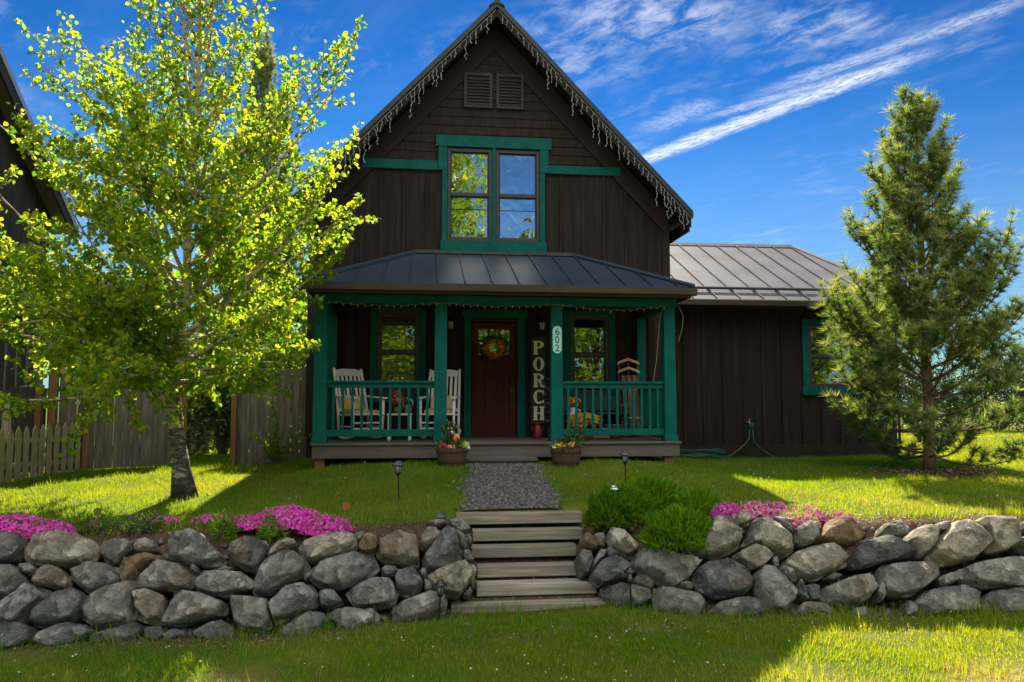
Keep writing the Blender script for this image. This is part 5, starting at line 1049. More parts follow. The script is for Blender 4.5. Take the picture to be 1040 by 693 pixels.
# fairy lights on the porch beam
t = thing('fairy_lights', 'amber fairy light string sagging along the porch beam and down the last post', 'string lights', (0, PY + .015, 0)); b = MB()
pts = []
for a_, c_, sag in ((-2.70, -1.06, .05), (-.92, .72, .04), (.92, 2.56, .07)):
    pts += [(a_ + (c_ - a_) * k / 30, -.004 - .006 * abs(math.sin(k)), 2.615 - sag * math.sin(k / 30 * math.pi) ** 1 - .012 * math.sin(k * 1.9)) for k in range(31)]
pts += [(2.50, -.03, 2.5), (2.46, -.03, 2.2), (2.42, -.03, 1.75), (2.36, -.03, 1.42)]
b.tube(pts, .005, 4)
for k, q in enumerate(pts[:93]):
    if k % 2 == 0: bb = MB(); bb.lathe([(.001, .0), (.008, -.012), (.005, -.03), (.001, -.036)], 5, (q[0], q[1] - .003, q[2] - .002)); bb.build('bulb', 'amber', t)
b.tube([(2.80, -.02, 2.62), (2.86, -.05, 2.45), (2.84, -.05, 2.25), (2.78, -.04, 2.05)], .005, 4)
b.build('wire', 'wire', t)

# ---------------------------------------------------------------- fences and the neighbour
def plank_fence(name, label, a, c, h, posts, group=None, wtop=None, m='fencewood', pw=.14):
    (ax, ay), (bx, by) = a, c; l = math.hypot(bx - ax, by - ay); t = thing(name, label, 'fence', (ax, ay, 0), math.atan2(by - ay, bx - ax), group)
    b = MB(); x = 0; ca, sa = (bx - ax) / l, (by - ay) / l
    while x < l - .02:
        w = min(pw + uni(-.012, .012), l - x); g = gz_(ax + ca * x, ay + sa * x); top = g + h + uni(-.03, .03); tl = uni(-.006, .006)
        y0 = uni(-.004, .004); b.hexa([(x + .004, y0, g + .02), (x + w - .005, y0, g + .02), (x + w - .005, y0 + .02, g + .02), (x + .004, y0 + .02, g + .02), (x + .004 + tl, y0, top), (x + w - .005 + tl, y0, top + uni(-.008, .008)), (x + w - .005 + tl, y0 + .02, top), (x + .004 + tl, y0 + .02, top)]); x += w
    b.build('plank_panel', m, t)
    b = MB(); g = gz_(ax, ay)
    for z in (.30, h - .3): b.box(0, l, .03, .07, g + z, g + z + .09)
    b.build('rail', m, t)
    for p, front in posts: b = MB(); g = gz_(ax + ca * p, ay + sa * p); yy_ = -.095 if front else .025; b.box(p - .045, p + .045, yy_, yy_ + .088, g - .05, g + h + .04); b.build('post', 'fencepost', t, bevel=.004)
    return t
plank_fence('plank_fence', 'long weathered grey plank fence with brown posts behind the birch trunk', (-6.98, -1.07), (-5.36, .25), 1.55, [(.02, 1), (.52, 1), (2.07, 1)])
plank_fence('plank_fence', 'short grey plank fence panel joining the porch corner, behind the young bush', (-4.55, .30), (-3.26, .30), 1.63, [(.04, 1)])
plank_fence('plank_fence', 'dark plank fence running along the neighbouring house', (-9.4, -.9), (-7.02, -1.05), 1.32, [(2.3, 1)], m='neighbour')
t = thing('picket_fence', 'low bare wood picket fence with pointed tops beside the lawn edge', 'fence', (-7.85, -3.9, 0), math.atan2(3.1, 1.25)); l = math.hypot(1.25, 3.1); b = MB()
ca, sa = 1.25 / l, 3.1 / l; k = 0; x = 0
while x < l:
    g = gz_(-7.85 + ca * x, -3.9 + sa * x); h = .78 + uni(-.03, .02); tl = uni(-.015, .015); b.prism([(x, g), (x + .085, g), (x + .085 + tl, g + h - .09), (x + .0425 + tl, g + h), (x + tl, g + h - .09)], 'y', -.012, .010); x += .135
b.build('pickets', 'picket', t); b = MB()
for z in (.2, .55): b.box(0, l, .012, .05, z - .06, z + .01)
b.build('rail', 'picket', t); b = MB(); b.tube([(l * .62, .10, -.1), (l * .62, .10, .92), (l * .62, .10, .96)], [.06, .058, .03], 10); b.build('post', 'picket', t)
plank_fence('plank_fence', 'far plank fence glimpsed through the gap under the dark trees', (-7.4, 5.6), (-3.9, 5.9), 1.5, [])
t = thing('leaning_boards', 'pale old boards leaning in the shade behind the birch trunk', 'boards', (-6.05, 3.2, gz_(-6.05, 3.2)))
for x, h, tl in ((-.25, 1.05, .06), (0, .98, -.05), (.22, 1.1, .10), (.62, .8, .22), (.95, .7, -.1)): b = MB(); b.hexa([(x, 0, 0), (x + .13, 0, 0), (x + .13, .02, 0), (x, .02, 0), (x + tl, .22, h), (x + .12 + tl, .22, h), (x + .12 + tl, .24, h), (x + tl, .24, h)]); b.build('board', 'dullgreenwood', t)
# neighbouring house
t = thing('neighbour_house', 'dark gabled neighbouring house half hidden behind the bright birch leaves', 'house'); nx_, y0n, y1n = -9.15, -6.2, 4.0; rn, zr, ze = -1.1, 8.5, 4.87; sl = (zr - ze) / (y1n - rn)
b = MB(); b.quad((nx_, y0n, -.1), (nx_, y1n - .4, -.1), (nx_, y1n - .4, ze + .35), (nx_, rn, zr - .1), (nx_, y0n, ze + .35))
b.quad((nx_ - 6, y0n, -.1), (nx_, y0n, -.1), (nx_, y0n, ze + .3), (nx_ - 6, y0n, ze + .3)); b.quad((nx_ - 6, y1n - .4, -.1), (nx_, y1n - .4, -.1), (nx_, y1n - .4, ze + .3), (nx_ - 6, y1n - .4, ze + .3)); b.quad((nx_ - 6, y0n, -.1), (nx_ - 6, y1n - .4, -.1), (nx_ - 6, y1n - .4, ze + .35), (nx_ - 6, rn, zr - .1), (nx_ - 6, y0n, ze + .35))
for y in np.arange(y0n + .2, y1n - .4, .42):
    zt_ = zr - .35 - abs(y - rn) * sl; b.box(nx_ - .004, nx_ + .02, y - .024, y + .024, .1, max(3.1, zt_))
b.build('wall', 'neighbour', t); b = MB(); b.box(nx_ - .002, nx_ + .04, y0n, y1n - .38, 2.76, 2.98); b.build('belt_trim', 'browntrim', t)
b = MB(); xo = nx_ + .42
for s, ye in ((1, y1n), (-1, 2 * rn - y1n)):
    q = [(rn, zr), (ye, ze), (ye, ze - .14), (rn, zr - .16)]; b.prism(q if s > 0 else q[::-1], 'x', nx_ - 6.4, xo)
b.build('roof', 'roofgrey', t); b = MB()
for s, ye in ((1, y1n), (-1, 2 * rn - y1n)):
    q = [(rn, zr - .164), (ye - s * .02, ze - .145), (ye - s * .02, ze - .36), (rn, zr - .40)]; b.prism(q if s > 0 else q[::-1], 'x', xo - .06, xo - .02)
b.build('fascia', 'neighbour', t)
# ---------------------------------------------------------------- aspen
def curve_pts(p, d, L_, n, wander, up):
    P = [Vector(p)]; d = Vector(d).normalized()
    for k in range(n):
        d = (d + Vector((uni(-1, 1), uni(-1, 1), uni(-1, 1))) * wander + Vector((0, 0, up))).normalized(); P.append(P[-1] + d * (L_ / n))
    return P
def along(P, t):
    f = t * (len(P) - 1); i = min(int(f), len(P) - 2); return P[i].lerp(P[i + 1], f - i), (P[i + 1] - P[i]).normalized()
def leaf_mesh(parent, name, m, pts, dirs, size, shape, wd, droop=.5, jit=.6, rvals=None):
    P = np.array(pts); n = len(P); print(name, n); D = np.array(dirs) * .5 + RNG.normal(size=(n, 3)) * jit - np.array([0, 0, droop]); Nn = randdir(n) + np.array([0, -.2, .3])
    L_ = size * RNG.uniform(.6, 1.2, n); V, F = cards(P, D, Nn, L_, L_ * wd, shape); return npmesh(name, V, F, RNG.random(n) if rvals is None else rvals, m, parent)
AX, AY = -4.24, -3.62
asp = thing('aspen_tree', 'slender pale barked aspen with glowing yellow green leaves on the front lawn', 'tree', (AX, AY, gz_(AX, AY) - .02))
tr = [(.02, 0, 0), (-.03, 0, .35), (-.11, .02, .8), (-.17, .03, 1.35), (-.13, .02, 2.0), (-.03, 0, 2.7), (-.06, .02, 3.5), (-.02, 0, 4.4), (.02, .03, 5.4), (.0, 0, 6.5), (.05, .02, 7.6), (.04, 0, 8.5)]
b = MB(); b.tube(tr, [.17, .115, .095, .084, .07, .055, .045, .037, .029, .022, .014, .007], 14)
for k in range(6): a = k * 1.05 + .3; b.tube([(.14 * math.cos(a), .14 * math.sin(a), -.03), (.075 * math.cos(a), .075 * math.sin(a), .10), (.02 * math.cos(a) - .02, .02 * math.sin(a), .42)], [.05, .04, .015], 7)
b.build('trunk', 'aspen', asp, smooth=True)
trP = [Vector(p) for p in tr]
def trunk_at(z):
    for p, q in zip(trP, trP[1:]):
        if p.z <= z <= q.z: return p.lerp(q, (z - p.z) / (q.z - p.z))
    return trP[-1]
lb = MB(); tw = MB(); LP, LD, LR = [], [], []
def okpos(p):
    w = p + Vector((AX, AY, 0))
    if w.x > -3.15 and w.y > -2.35 and w.z < 4.2: return False
    if w.x > -3.75 and w.y > -.6: return False
    if w.x > -3.05 and w.z < 1.8: return False
    return w.x > -9.0
def spray(p, d, L_, r, dens=1.0):
    P = curve_pts(p, d, L_, 5, .16, .02)
    if not okpos(P[-1]): return
    tw.tube(P, [r, r * .85, r * .7, r * .5, r * .35, r * .2], 4, cap=False)
    n = int(L_ * 62 * dens)
    for k in range(n):
        q, dd = along(P, uni(.12, 1)); o = Vector((uni(-1, 1), uni(-1, 1), uni(-1, .8))) * .06; LP.append(q + o); LD.append(dd + o * 8)
def limb(p, d, L_, r, up=.05, sub=9, dens=1.0, start=.22):
    while L_ > .6 and not okpos(Vector(p) + Vector(d).normalized() * L_): L_ *= .82
    P = curve_pts(p, d, L_, 9, .11, up)
    while len(P) > 3 and not okpos(P[-1]): P.pop()
    lb.tube(P, [r * (1 - .88 * k / 9) for k in range(len(P))], 7, cap=False)
    for k in range(sub):
        t = start + (1 - start) * (k + uni(.1, .9)) / sub; q, dd = along(P, t); a = Vector((uni(-1, 1), uni(-1, 1), uni(-.45, .75) - (.35 if p[2] < 2.2 else 0))).normalized()
        spray(q, dd * .75 + a, uni(.35, .85) * (1.15 - .45 * t), r * .28, dens)
    spray(P[-1], P[-1] - P[-2], uni(.4, .7), r * .2, dens)
ga = 0
for k in range(74):
    f = k / 73; z = 1.42 + 6.4 * f ** 1.45; ga += 2.4 + uni(-.3, .3)
    el = R(8 + 54 * f ** .8 + uni(-9, 12)); L_ = (2.25 - .2 * f if f < .55 else 2.6 - 1.75 * f + .3) * uni(.75, 1.12)
    if f < .5: L_ *= 1.08
    ax_, ay_ = math.cos(ga), math.sin(ga) * .52
    limb(trunk_at(z), (ax_ * math.cos(el), ay_ * math.cos(el), math.sin(el)), L_, .036 * (1 - .6 * f), up=.055 if f > .15 else .0, sub=15 if f < .5 else 10, dens=1.3 if f < .4 else (.85 if f < .62 else .35))
# leafy inner limbs towards the street and the low skirt on the fence side
for k in range(8):
    a = uni(-2.75, -.4); el = R(uni(0, 45)); limb(trunk_at(uni(1.55, 4.2)), (math.cos(a) * math.cos(el), math.sin(a) * math.cos(el), math.sin(el)), uni(.9, 1.9), .02, up=.03, sub=11, dens=1.5)
for k in range(17):
    a = uni(2.0, 4.8); el = R(uni(-14, 16)); limb(trunk_at(uni(1.5, 2.6)), (math.cos(a) * math.cos(el), math.sin(a) * math.cos(el), math.sin(el)), uni(1.6, 3.0) * (1 if a < 4 else .7), .024, up=.015, sub=15, dens=1.55, start=.12)
# the long right-hand limbs that reach towards the gable, and the drooping low sprays
limb(trunk_at(1.95), (.75, .1, .75), 3.4, .05, up=.07, sub=13); limb(trunk_at(2.3), (.9, -.2, .55), 2.6, .04, up=.06, sub=11)
limb(trunk_at(3.2), (.8, .1, .75), 3.3, .032, up=.03, sub=9, dens=.7, start=.35); limb(trunk_at(3.9), (.85, -.1, .7), 3.0, .03, up=.02, sub=8, dens=.7, start=.35)
limb(trunk_at(2.0), (-.95, -.1, .55), 3.0, .042, up=.04, sub=12); limb(trunk_at(1.7), (-.95, .1, .35), 2.9, .04, up=.03, sub=12, dens=1.3); limb(trunk_at(2.6), (-.95, -.3, .6), 2.9, .04, up=.02, sub=11)
limb(trunk_at(1.5), (.93, -.1, .28), 1.9, .03, up=.0, sub=10, dens=1.3); limb(trunk_at(1.6), (.8, -.5, .3), 1.8, .03, up=.0, sub=10, dens=1.3); limb(trunk_at(1.55), (-.7, -.6, .35), 2.2, .03, up=.0, sub=10, dens=1.3)
lb.tube([(-.15, .02, 1.02), (-.27, .0, 1.26), (-.38, -.02, 1.45), (-.55, -.04, 1.8)], [.04, .045, .032, .02], 8)
lb.build('limbs', 'aspen', asp, smooth=True); tw.build('twigs', 'twig', asp)
cr = leaf_mesh(asp, 'crown', 'aspenleaf', LP, LD, .064, ASPEN, .95, .35, .6)
print('aspen leaves', len(LP))
t = thing('bird_feeder', 'small pale box feeder hanging on a string below the aspen leaves', 'feeder', (-4.17, -2.85, 1.30))
b = MB(); b.box(-.05, .05, -.04, .04, 0, .13); b.build('feeder_box', 'cream', t, bevel=.005); b = MB(); b.prism([(-.065, .131), (.065, .131), (0, .17)], 'y', -.05, .05); b.build('feeder_roof', 'picket', t); b = MB(); b.tube([(0, 0, .168), (.01, 0, .5), (0, 0, .85)], .003, 4); b.build('string', 'wire', t)

# ---------------------------------------------------------------- pine
def make_pine(name, label, loc, h, rad, wh=.27, z0=.32, seed=3):
    random.seed(seed); t = thing(name, label, 'tree', loc)
    tp = [(0, 0, -.05), (.0, 0, .3), (.02, .01, 1.2), (-.02, .0, h * .45), (.01, 0, h * .7), (-.01, 0, h * .9), (0, 0, h)]; b = MB(); b.tube(tp, [.115, .10, .088, .066, .042, .022, .008], 12); b.build('trunk', 'bark', t, smooth=True)
    bb = MB(); TP, TD, TL = [], [], []
    def tuft_line(P, r, a0, step):
        l = sum((q - p).length for p, q in zip(P, P[1:])); n = max(2, int(l * (1 - a0) / step))
        for k in range(n + 1):
            tt = a0 + (1 - a0) * k / n; q, d = along(P, min(tt, .999)); TP.append(q); TD.append(d); TL.append(.85 if k < n else 1.3)
    z = z0; ga = 0
    while z < h * .965:
        f = (z - z0) / (h - z0); env = rad * (1.0 if f < .14 else 1) * min(1, .80 + f * 1.6) * (1 - max(0, f - .14) / .92) ** .86; n = 7 if f < .75 else 5
        ga += uni(.3, .9)
        for k in range(n):
            if rnd() < .13: continue
            a = ga + k * 2 * math.pi / n + uni(-.25, .25); L_ = env * (uni(.72, 1.02) if f < .3 else uni(.58, 1.2)) + .10; el = R((2 + 44 * f if f > .12 else -13 + 120 * f) + uni(-8, 12))
            P = curve_pts((0, 0, z + uni(-.07, .07)), (math.cos(a) * math.cos(el), math.sin(a) * math.cos(el), math.sin(el)), L_, 8, .06, .075 + .03 * f); r = .026 * (1 - .62 * f) * min(1, L_)
            bb.tube(P, [max(.003, r * (1 - .85 * j / 8)) for j in range(9)], 6, cap=False); tuft_line(P, r, .5 if L_ > .6 else .25, .10)
            m_ = int(L_ * 6)
            for j in range(m_):
                tt = .26 + .70 * (j + uni(.2, .8)) / m_; q, d = along(P, tt); side = d.cross(Vector((0, 0, 1))).normalized() * (1 if j % 2 else -1)
                Q = curve_pts(q, d * .85 + side * uni(.5, .9) + Vector((0, 0, uni(.0, .5))), L_ * uni(.24, .42) * (1.15 - .55 * tt) + .07, 4, .06, .15); bb.tube(Q, [.008, .007, .006, .005, .004], 4, cap=False); tuft_line(Q, .006, .4, .11)
                if L_ > 1.0 and tt < .75:
                    q2, d2 = along(Q, .5); Q2 = curve_pts(q2, d2 + side.cross(d2) * uni(-.6, .6) + d * .4, .18, 3, .05, .12); bb.tube(Q2, [.005, .004, .004, .003], 4, cap=False); tuft_line(Q2, .005, .6, .11)
        z += wh * (1.0 - .25 * f) * uni(.85, 1.15)
    tuft_line([Vector((0, 0, h * .86)), Vector((0, 0, h))], .01, 0, .05)
    bb.build('branches', 'bark', t, smooth=True)
    TP_, TD_ = np.array(TP), np.array(TD); TD_ /= np.linalg.norm(TD_, axis=1, keepdims=True); n = len(TP_); K = 34
    P = np.repeat(TP_, K, 0); D = np.repeat(TD_, K, 0); tl = np.repeat(np.array(TL), K); rv = np.repeat(RNG.random(n), K)
    r3 = randdir(n * K); r3 -= D * (r3 * D).sum(1, keepdims=True); r3 /= np.maximum(np.linalg.norm(r3, axis=1, keepdims=True), 1e-6)
    D2 = D * RNG.uniform(.1, 1.2, (n * K, 1)) + r3 * 1.0 + np.array([0, 0, .12]); P = P + D * RNG.uniform(-.012, .012, (n * K, 1)); L_ = .135 * tl * RNG.uniform(.7, 1.25, n * K)
    V, F = cards(P, D2, randdir(n * K), L_, np.full(n * K, .0105), BLADE); npmesh('needles', V, F, np.clip(rv * .45 + RNG.random(n * K) * .25 + np.where(tl > 1, .32, 0), 0, 1), 'needle', t); print(name, 'tufts', n)
    return t
PXX, PYY = 6.95, -1.9
pine = make_pine('pine_tree', 'young long needled pine with upswept tips standing alone on the lawn by the wing', (PXX, PYY, gz_(PXX, PYY)), 6.2, 1.95)
far = copy_tree(pine); far.location = (-6.9, 14, 0); far.scale = (1.15, 1.15, 2.2); far.rotation_euler = (0, 0, 2); far['label'] = 'tall thin conifer far behind, its tip showing through the aspen crown'
random.seed(11)
# ---------------------------------------------------------------- bushes, hedges, background trees
def bush(name, label, cat, loc, rad, n, size, m, clumps=26, shape=OVAL, wd=.5, stems=4, group=None, up=.25, fill=.55):
    t = thing(name, label, cat, loc, uni(0, 6), group); b = MB(); cs = []
    for k in range(clumps):
        d = Vector(randdir(1)[0]); d.z = abs(d.z) * 1.1 - .25; q = Vector((d.x * rad[0], d.y * rad[1], rad[2] * (.48 + .5 * d.z))) * uni(fill, 1); q.z = max(q.z, .12 * rad[2]); cs.append(q)
        if k < stems * 3: b.tube([(q.x * .08, q.y * .08, -.05), (q.x * .45, q.y * .45, q.z * .5), tuple(q)], [.012 * rad[2] + .006, .008 * rad[2] + .004, .003], 5, cap=False)
    b.build('stems', 'bark', t)
    per = n // clumps; P = []; D = []
    for q in cs:
        r = np.array(rad) * uni(.26, .46); dd = randdir(per); P.append(np.array(q) + dd * r * (RNG.random((per, 1)) ** .5)); D.append(dd)
    P = np.concatenate(P); D = np.concatenate(D); P[:, 2] = np.maximum(P[:, 2], .02); leaf_mesh(t, 'foliage', m, P, D + np.array([0, 0, up]), size, shape, wd, .05, .5); return t
bush('leafy_bush', 'dense dark bush in the gap between the two plank fences', 'bush', (-5.35, 3.0, 0), (1.1, .8, 2.6), 9500, .115, 'darkleaf', 60)
bush('leafy_bush', 'second dark bush farther back behind the aspen trunk', 'bush', (-6.8, 4.3, 0), (1.3, .9, 2.8), 9000, .12, 'darkleaf', 60)
bush('broadleaf_tree', 'bright yellow green tree rising behind the short fence panel', 'tree', (-4.5, 3.6, .0), (1.35, 1.0, 3.9), 8000, .10, 'aspenleaf', 46, ASPEN, .9)
bush('broadleaf_tree', 'dark green tree behind the long plank fence', 'tree', (-7.4, 7.2, .0), (1.8, 1.3, 4.6), 5200, .13, 'darkleaf', 34)
for k, (x, y, r, h) in enumerate(((16.8, 15.5, 2.6, 3.8), (20.6, 14.2, 2.4, 3.3), (24.3, 15.0, 2.6, 4.0), (28.5, 14.4, 2.6, 3.4), (13.2, 17.5, 2.4, 3.8))):
    bush('hedge_bush', ['rounded garden bush beyond the pine, nearest the wing', 'broad garden bush at the far end of the lawn beside the pine', 'third garden bush along the far lawn edge', 'fourth garden bush along the far lawn edge, at the picture edge', 'garden bush tucked behind the end of the wing'][k], 'bush', (x, y, 0), (r, 1.8, h), 6000, .20, 'hedgeleaf', 46, group='bushes along the far lawn edge')
# trees across the road, mirrored in the windows
def street_tree(label, x, y, h, r, m, n=6400, size=.36):
    t = thing('street_tree', label, 'tree', (x, y, -1.0), uni(0, 6), 'trees across the road'); b = MB(); b.tube([(0, 0, -.1), (.1, 0, h * .3), (-.05, .1, h * .6), (0, 0, h * .92)], [.25, .2, .13, .04], 10)
    cs = []
    for k in range(64):
        f = uni(.16, 1); a = uni(0, 6.28); rr = r * math.sin(min(1, (1.08 - f) * 1.5) * 1.57) * uni(.45, 1); q = Vector((rr * math.cos(a), rr * math.sin(a), h * f)); cs.append(q)
        b.tube([(0, 0, h * max(.15, f - .18)), tuple(q * .6 + Vector((0, 0, h * f * .4 - .2))), tuple(q)], [.07, .045, .015], 5, cap=False)
    b.build('trunk', 'bark', t); P = []; D = []
    for q in cs:
        dd = randdir(n // 64); P.append(np.array(q) + dd * np.array([r * .34, r * .34, h * .085]) * (RNG.random((len(dd), 1)) ** .6)); D.append(dd)
    leaf_mesh(t, 'crown', m, np.concatenate(P), np.concatenate(D), size, ASPEN, .8, .2, .6); return t
street_tree('tall leafy tree across the road, mirrored in the upper left pane', .3, -31, 19.5, 2.9, 'aspenleaf')
street_tree('bushy tree across the road, mirrored low in the upper right pane', 5.0, -32, 11.8, 2.2, 'darkleaf')
street_tree('broad tree across the road, mirrored in the porch window beside the door', -3.4, -29, 10.5, 3.6, 'aspenleaf', 9000)
street_tree('broad tree across the road, mirrored in the porch window behind the sled', 8.6, -30, 11.5, 4.2, 'aspenleaf', 9000)
street_tree('low bushy tree across the road, mirrored in the front door glass', 1.9, -26, 7.6, 2.4, 'aspenleaf')
street_tree('leafy tree across the road, mirrored in the wing window', 19, -29, 10.5, 4.2, 'aspenleaf')
# round shrubs beside the steps
def sprig_shrub(label, loc, rad, n, size=.062, tone=(0, 1)):
    n = int(n * .62); size *= 1.35; t = thing('round_shrub', label, 'shrub', loc, 0, 'round shrubs beside the steps'); b = MB()
    for k in range(14): d = randdir(1)[0]; b.tube([(0, 0, -.05), (d[0] * rad[0] * .7, d[1] * rad[1] * .7, abs(d[2]) * rad[2] * .8)], [.012, .004], 5, cap=False)
    b.build('stems', 'bark', t)
    d = randdir(n); d[:, 2] = np.where(d[:, 2] < -.35, -d[:, 2], d[:, 2])
    lump = 1 + .10 * np.sin(d[:, 0] * 7 + loc[0] * 9) * np.sin(d[:, 1] * 6 + 1) + .10 * np.sin(d[:, 2] * 8 + d[:, 0] * 5)
    P = d * np.array(rad) * (lump * RNG.uniform(.62, .98, n))[:, None]; D = d * .8 + np.array([0, 0, .75]) + RNG.normal(size=(n, 3)) * .33
    V, F = cards(P, D, randdir(n), size * RNG.uniform(.6, 1.3, n), np.full(n, .027), OVAL); npmesh('foliage', V, F, tone[0] + (tone[1] - tone[0]) * RNG.random(n), 'shrubleaf', t); return t
sprig_shrub('upright round green shrub closest to the top timber step', (.72, -5.50, -.20), (.20, .20, .29), 3800, tone=(0, .65))
sprig_shrub('green shrub between the step side shrub and the big cushion', (1.02, -5.46, -.18), (.24, .22, .26), 3800, tone=(.05, .75))
sprig_shrub('biggest cushion shrub spilling over the boulders', (1.34, -6.02, -.34), (.36, .25, .28), 7500, tone=(.15, 1))
sprig_shrub('loose lighter shrub at the back against the lawn', (1.34, -5.0, -.13), (.40, .28, .29), 5200, .08, tone=(.2, 1))
sprig_shrub('small bright shrub at the back beside the pink phlox', (1.80, -5.35, -.18), (.26, .2, .22), 3000, .08, tone=(.3, 1))
# creeping phlox
def phlox(label, blobs, m, nf, group='creeping phlox patches', cover=1.0, green='shrubleaf'):
    x0 = sum(b_[0] for b_ in blobs) / len(blobs); y0 = sum(b_[1] for b_ in blobs) / len(blobs); z0 = max(gz_(x0, y0), -.15); t = thing('creeping_phlox', label, 'flowers', (x0, y0, z0), 0, group)
    for nm, mm, cnt, sz, lift in (('foliage', green, int(nf * .9), .055, .86), ('blossoms', m, nf, .030, 1.0)):
        Vs, Fs, o_ = [], [], 0
        for (x, y, rx, ry_, rz_, dz) in blobs:
            k = int(cnt * rx / sum(b_[2] for b_ in blobs)); d = randdir(k); d[:, 2] = np.abs(d[:, 2]); P = d * np.array([rx, ry_, rz_]) * lift * RNG.uniform(.9, 1.06, (k, 1)) + np.array([x - x0, y - y0, dz])
            if nm == 'blossoms':
                keep = (np.sin(P[:, 0] * 17 + 1) * np.sin(P[:, 1] * 19 + P[:, 0] * 7) + RNG.random(k) * 1.6) > (1.5 - 2.4 * cover); P, d = P[keep], d[keep]
            k = len(P); Nn = d + np.array([0, -.35, .3]) + RNG.normal(size=(k, 3)) * .25; D = np.cross(Nn, randdir(k)) if nm == 'blossoms' else d + RNG.normal(size=(k, 3)) * .5 + [0, 0, .3]
            L_ = sz * RNG.uniform(.75, 1.2, k); V, F = cards(P, D, Nn, L_, L_ * (1 if nm == 'blossoms' else .28), PETAL if nm == 'blossoms' else OVAL); Vs.append(V); Fs.append(F + o_); o_ += len(V)
        V = np.concatenate(Vs); F = np.concatenate(Fs); npmesh(nm, V, F, RNG.random(len(F)), mm, t)
    return t
phlox('vivid magenta phlox cushion on the corner of the wall below the picket fence', [(-5.2, -5.80, .34, .24, .17, -.03), (-4.88, -5.85, .26, .2, .15, -.06), (-5.6, -5.75, .32, .25, .18, -.02)], 'phlox', 4200, cover=.80)
phlox('vivid magenta phlox cushion on the wall to the side of the aspen trunk', [(-2.62, -5.72, .36, .24, .19, -.02), (-2.26, -5.80, .28, .2, .16, -.07), (-3.0, -5.68, .26, .18, .12, -.03)], 'phlox', 5200, cover=.80)
phlox('paler pink phlox spreading in the sun along the wall beside the small bright shrub', [(2.42, -5.60, .44, .30, .15, -.01), (2.85, -5.65, .38, .28, .12, -.02), (2.62, -5.98, .28, .18, .14, -.08), (3.12, -5.75, .3, .22, .10, -.04)], 'phloxpink', 4600, cover=.8)
phlox('small bright magenta phlox clump beside the top of a large boulder', [(2.02, -5.68, .18, .15, .15, -.01)], 'phlox', 900)
phlox('sparse magenta phlox seedlings scattered along the wall top', [(-3.4, -5.45, .24, .16, .07, .0), (-3.95, -5.4, .18, .14, .05, .0), (-4.55, -5.5, .15, .12, .06, .0)], 'phlox', 420, cover=.45)
bush('trailing_herb', 'bright green trailing plant under the magenta phlox, over the boulders', 'plant', (-2.72, -5.86, -.30), (.36, .12, .26), 1300, .06, 'shrubleaf', 16, OVAL, .3, 2)
bush('trailing_herb', 'yellowish trailing plant beside a dark boulder below the sparse phlox', 'plant', (-3.22, -5.86, -.32), (.20, .12, .28), 700, .06, 'shrubleaf', 12, OVAL, .3, 2)
bush('weed_clump', 'leafy weed drooping over the wall below the rusty disc', 'plant', (-4.1, -5.75, -.26), (.26, .14, .22), 420, .08, 'darkleaf', 10, OVAL, .25, 3)
bush('weed_clump', 'leafy weed at the wall top between aspen and corner phlox', 'plant', (-4.5, -5.6, -.2), (.30, .14, .20), 420, .09, 'shrubleaf', 10, OVAL, .2, 3)
# young arching bush by the short fence panel
t = thing('young_bush', 'young arching bush with bright new leaves in front of the short fence panel', 'bush', (-3.72, -.05, gz_(-3.72, -.05))); b = MB(); P_, D_l = [], []
for k in range(16):
    a = uni(0, 6.28); Q = curve_pts((uni(-.05, .05), uni(-.05, .05), 0), (math.cos(a) * .6 + (.35 if k < 5 else -.1), math.sin(a) * .35, 1.0), uni(.9, 1.25) if k < 5 else uni(.35, .75), 6, .12, -.02); b.tube(Q, [.009, .008, .007, .006, .004, .003, .002], 5, cap=False)
    for j in range(44): q, d = along(Q, uni(.2, 1)); P_.append(q + Vector((uni(-1, 1), uni(-1, 1), uni(-1, 1))) * .05); D_l.append(d)
b.build('stems', 'twig', t); leaf_mesh(t, 'foliage', 'shrubleaf', P_, D_l, .095, OVAL, .32, .15, .6)

# ---------------------------------------------------------------- grass
def grass(name, region, n, l0, l1, w, seed, dry=None, dens=None, lean=.45):
    rg = np.random.default_rng(seed); x = rg.uniform(region[0], region[1], n); y = rg.uniform(region[2], region[3], n)
    keep = dens(x, y) > rg.random(n); x, y = x[keep], y[keep]; n = len(x)
    P = np.stack([x, y, ground(x, y) - .006], -1); a = rg.uniform(0, 6.283, n); s = rg.normal(size=n) * lean
    # low tussocks comb neighbouring blades the same way
    comb = np.stack([np.sin(x * 3.1 + y * 2.3) , np.cos(x * 2.7 - y * 3.7), 0 * x], -1) * .25
    D = np.stack([np.cos(a) * s, np.sin(a) * s, np.ones(n)], -1) + comb
    L_ = rg.uniform(l0, l1, n) * (1 + .35 * np.sin(x * 4.7 + 1) * np.sin(y * 5.3)) * (1 + .9 * (rg.random(n) > .985))
    V, F = cards(P, D, np.stack([np.cos(a), np.sin(a), 0 * a], -1), L_, w * rg.uniform(.7, 1.3, n), BLADE)
    low = .5 + .28 * np.sin(x * .9 + 2 * np.sin(y * .7)) * np.sin(y * 1.3 + x * .4)
    rv = np.clip(low * .55 + rg.random(n) * .42, 0, .93)
    if dry is not None: dv = dry(x, y); rv = np.where(rg.random(n) < dv * .85, rg.uniform(.86, 1, n), rv)
    o = npmesh(name, V, F, rv, 'grass'); o['kind'] = 'stuff'; return o
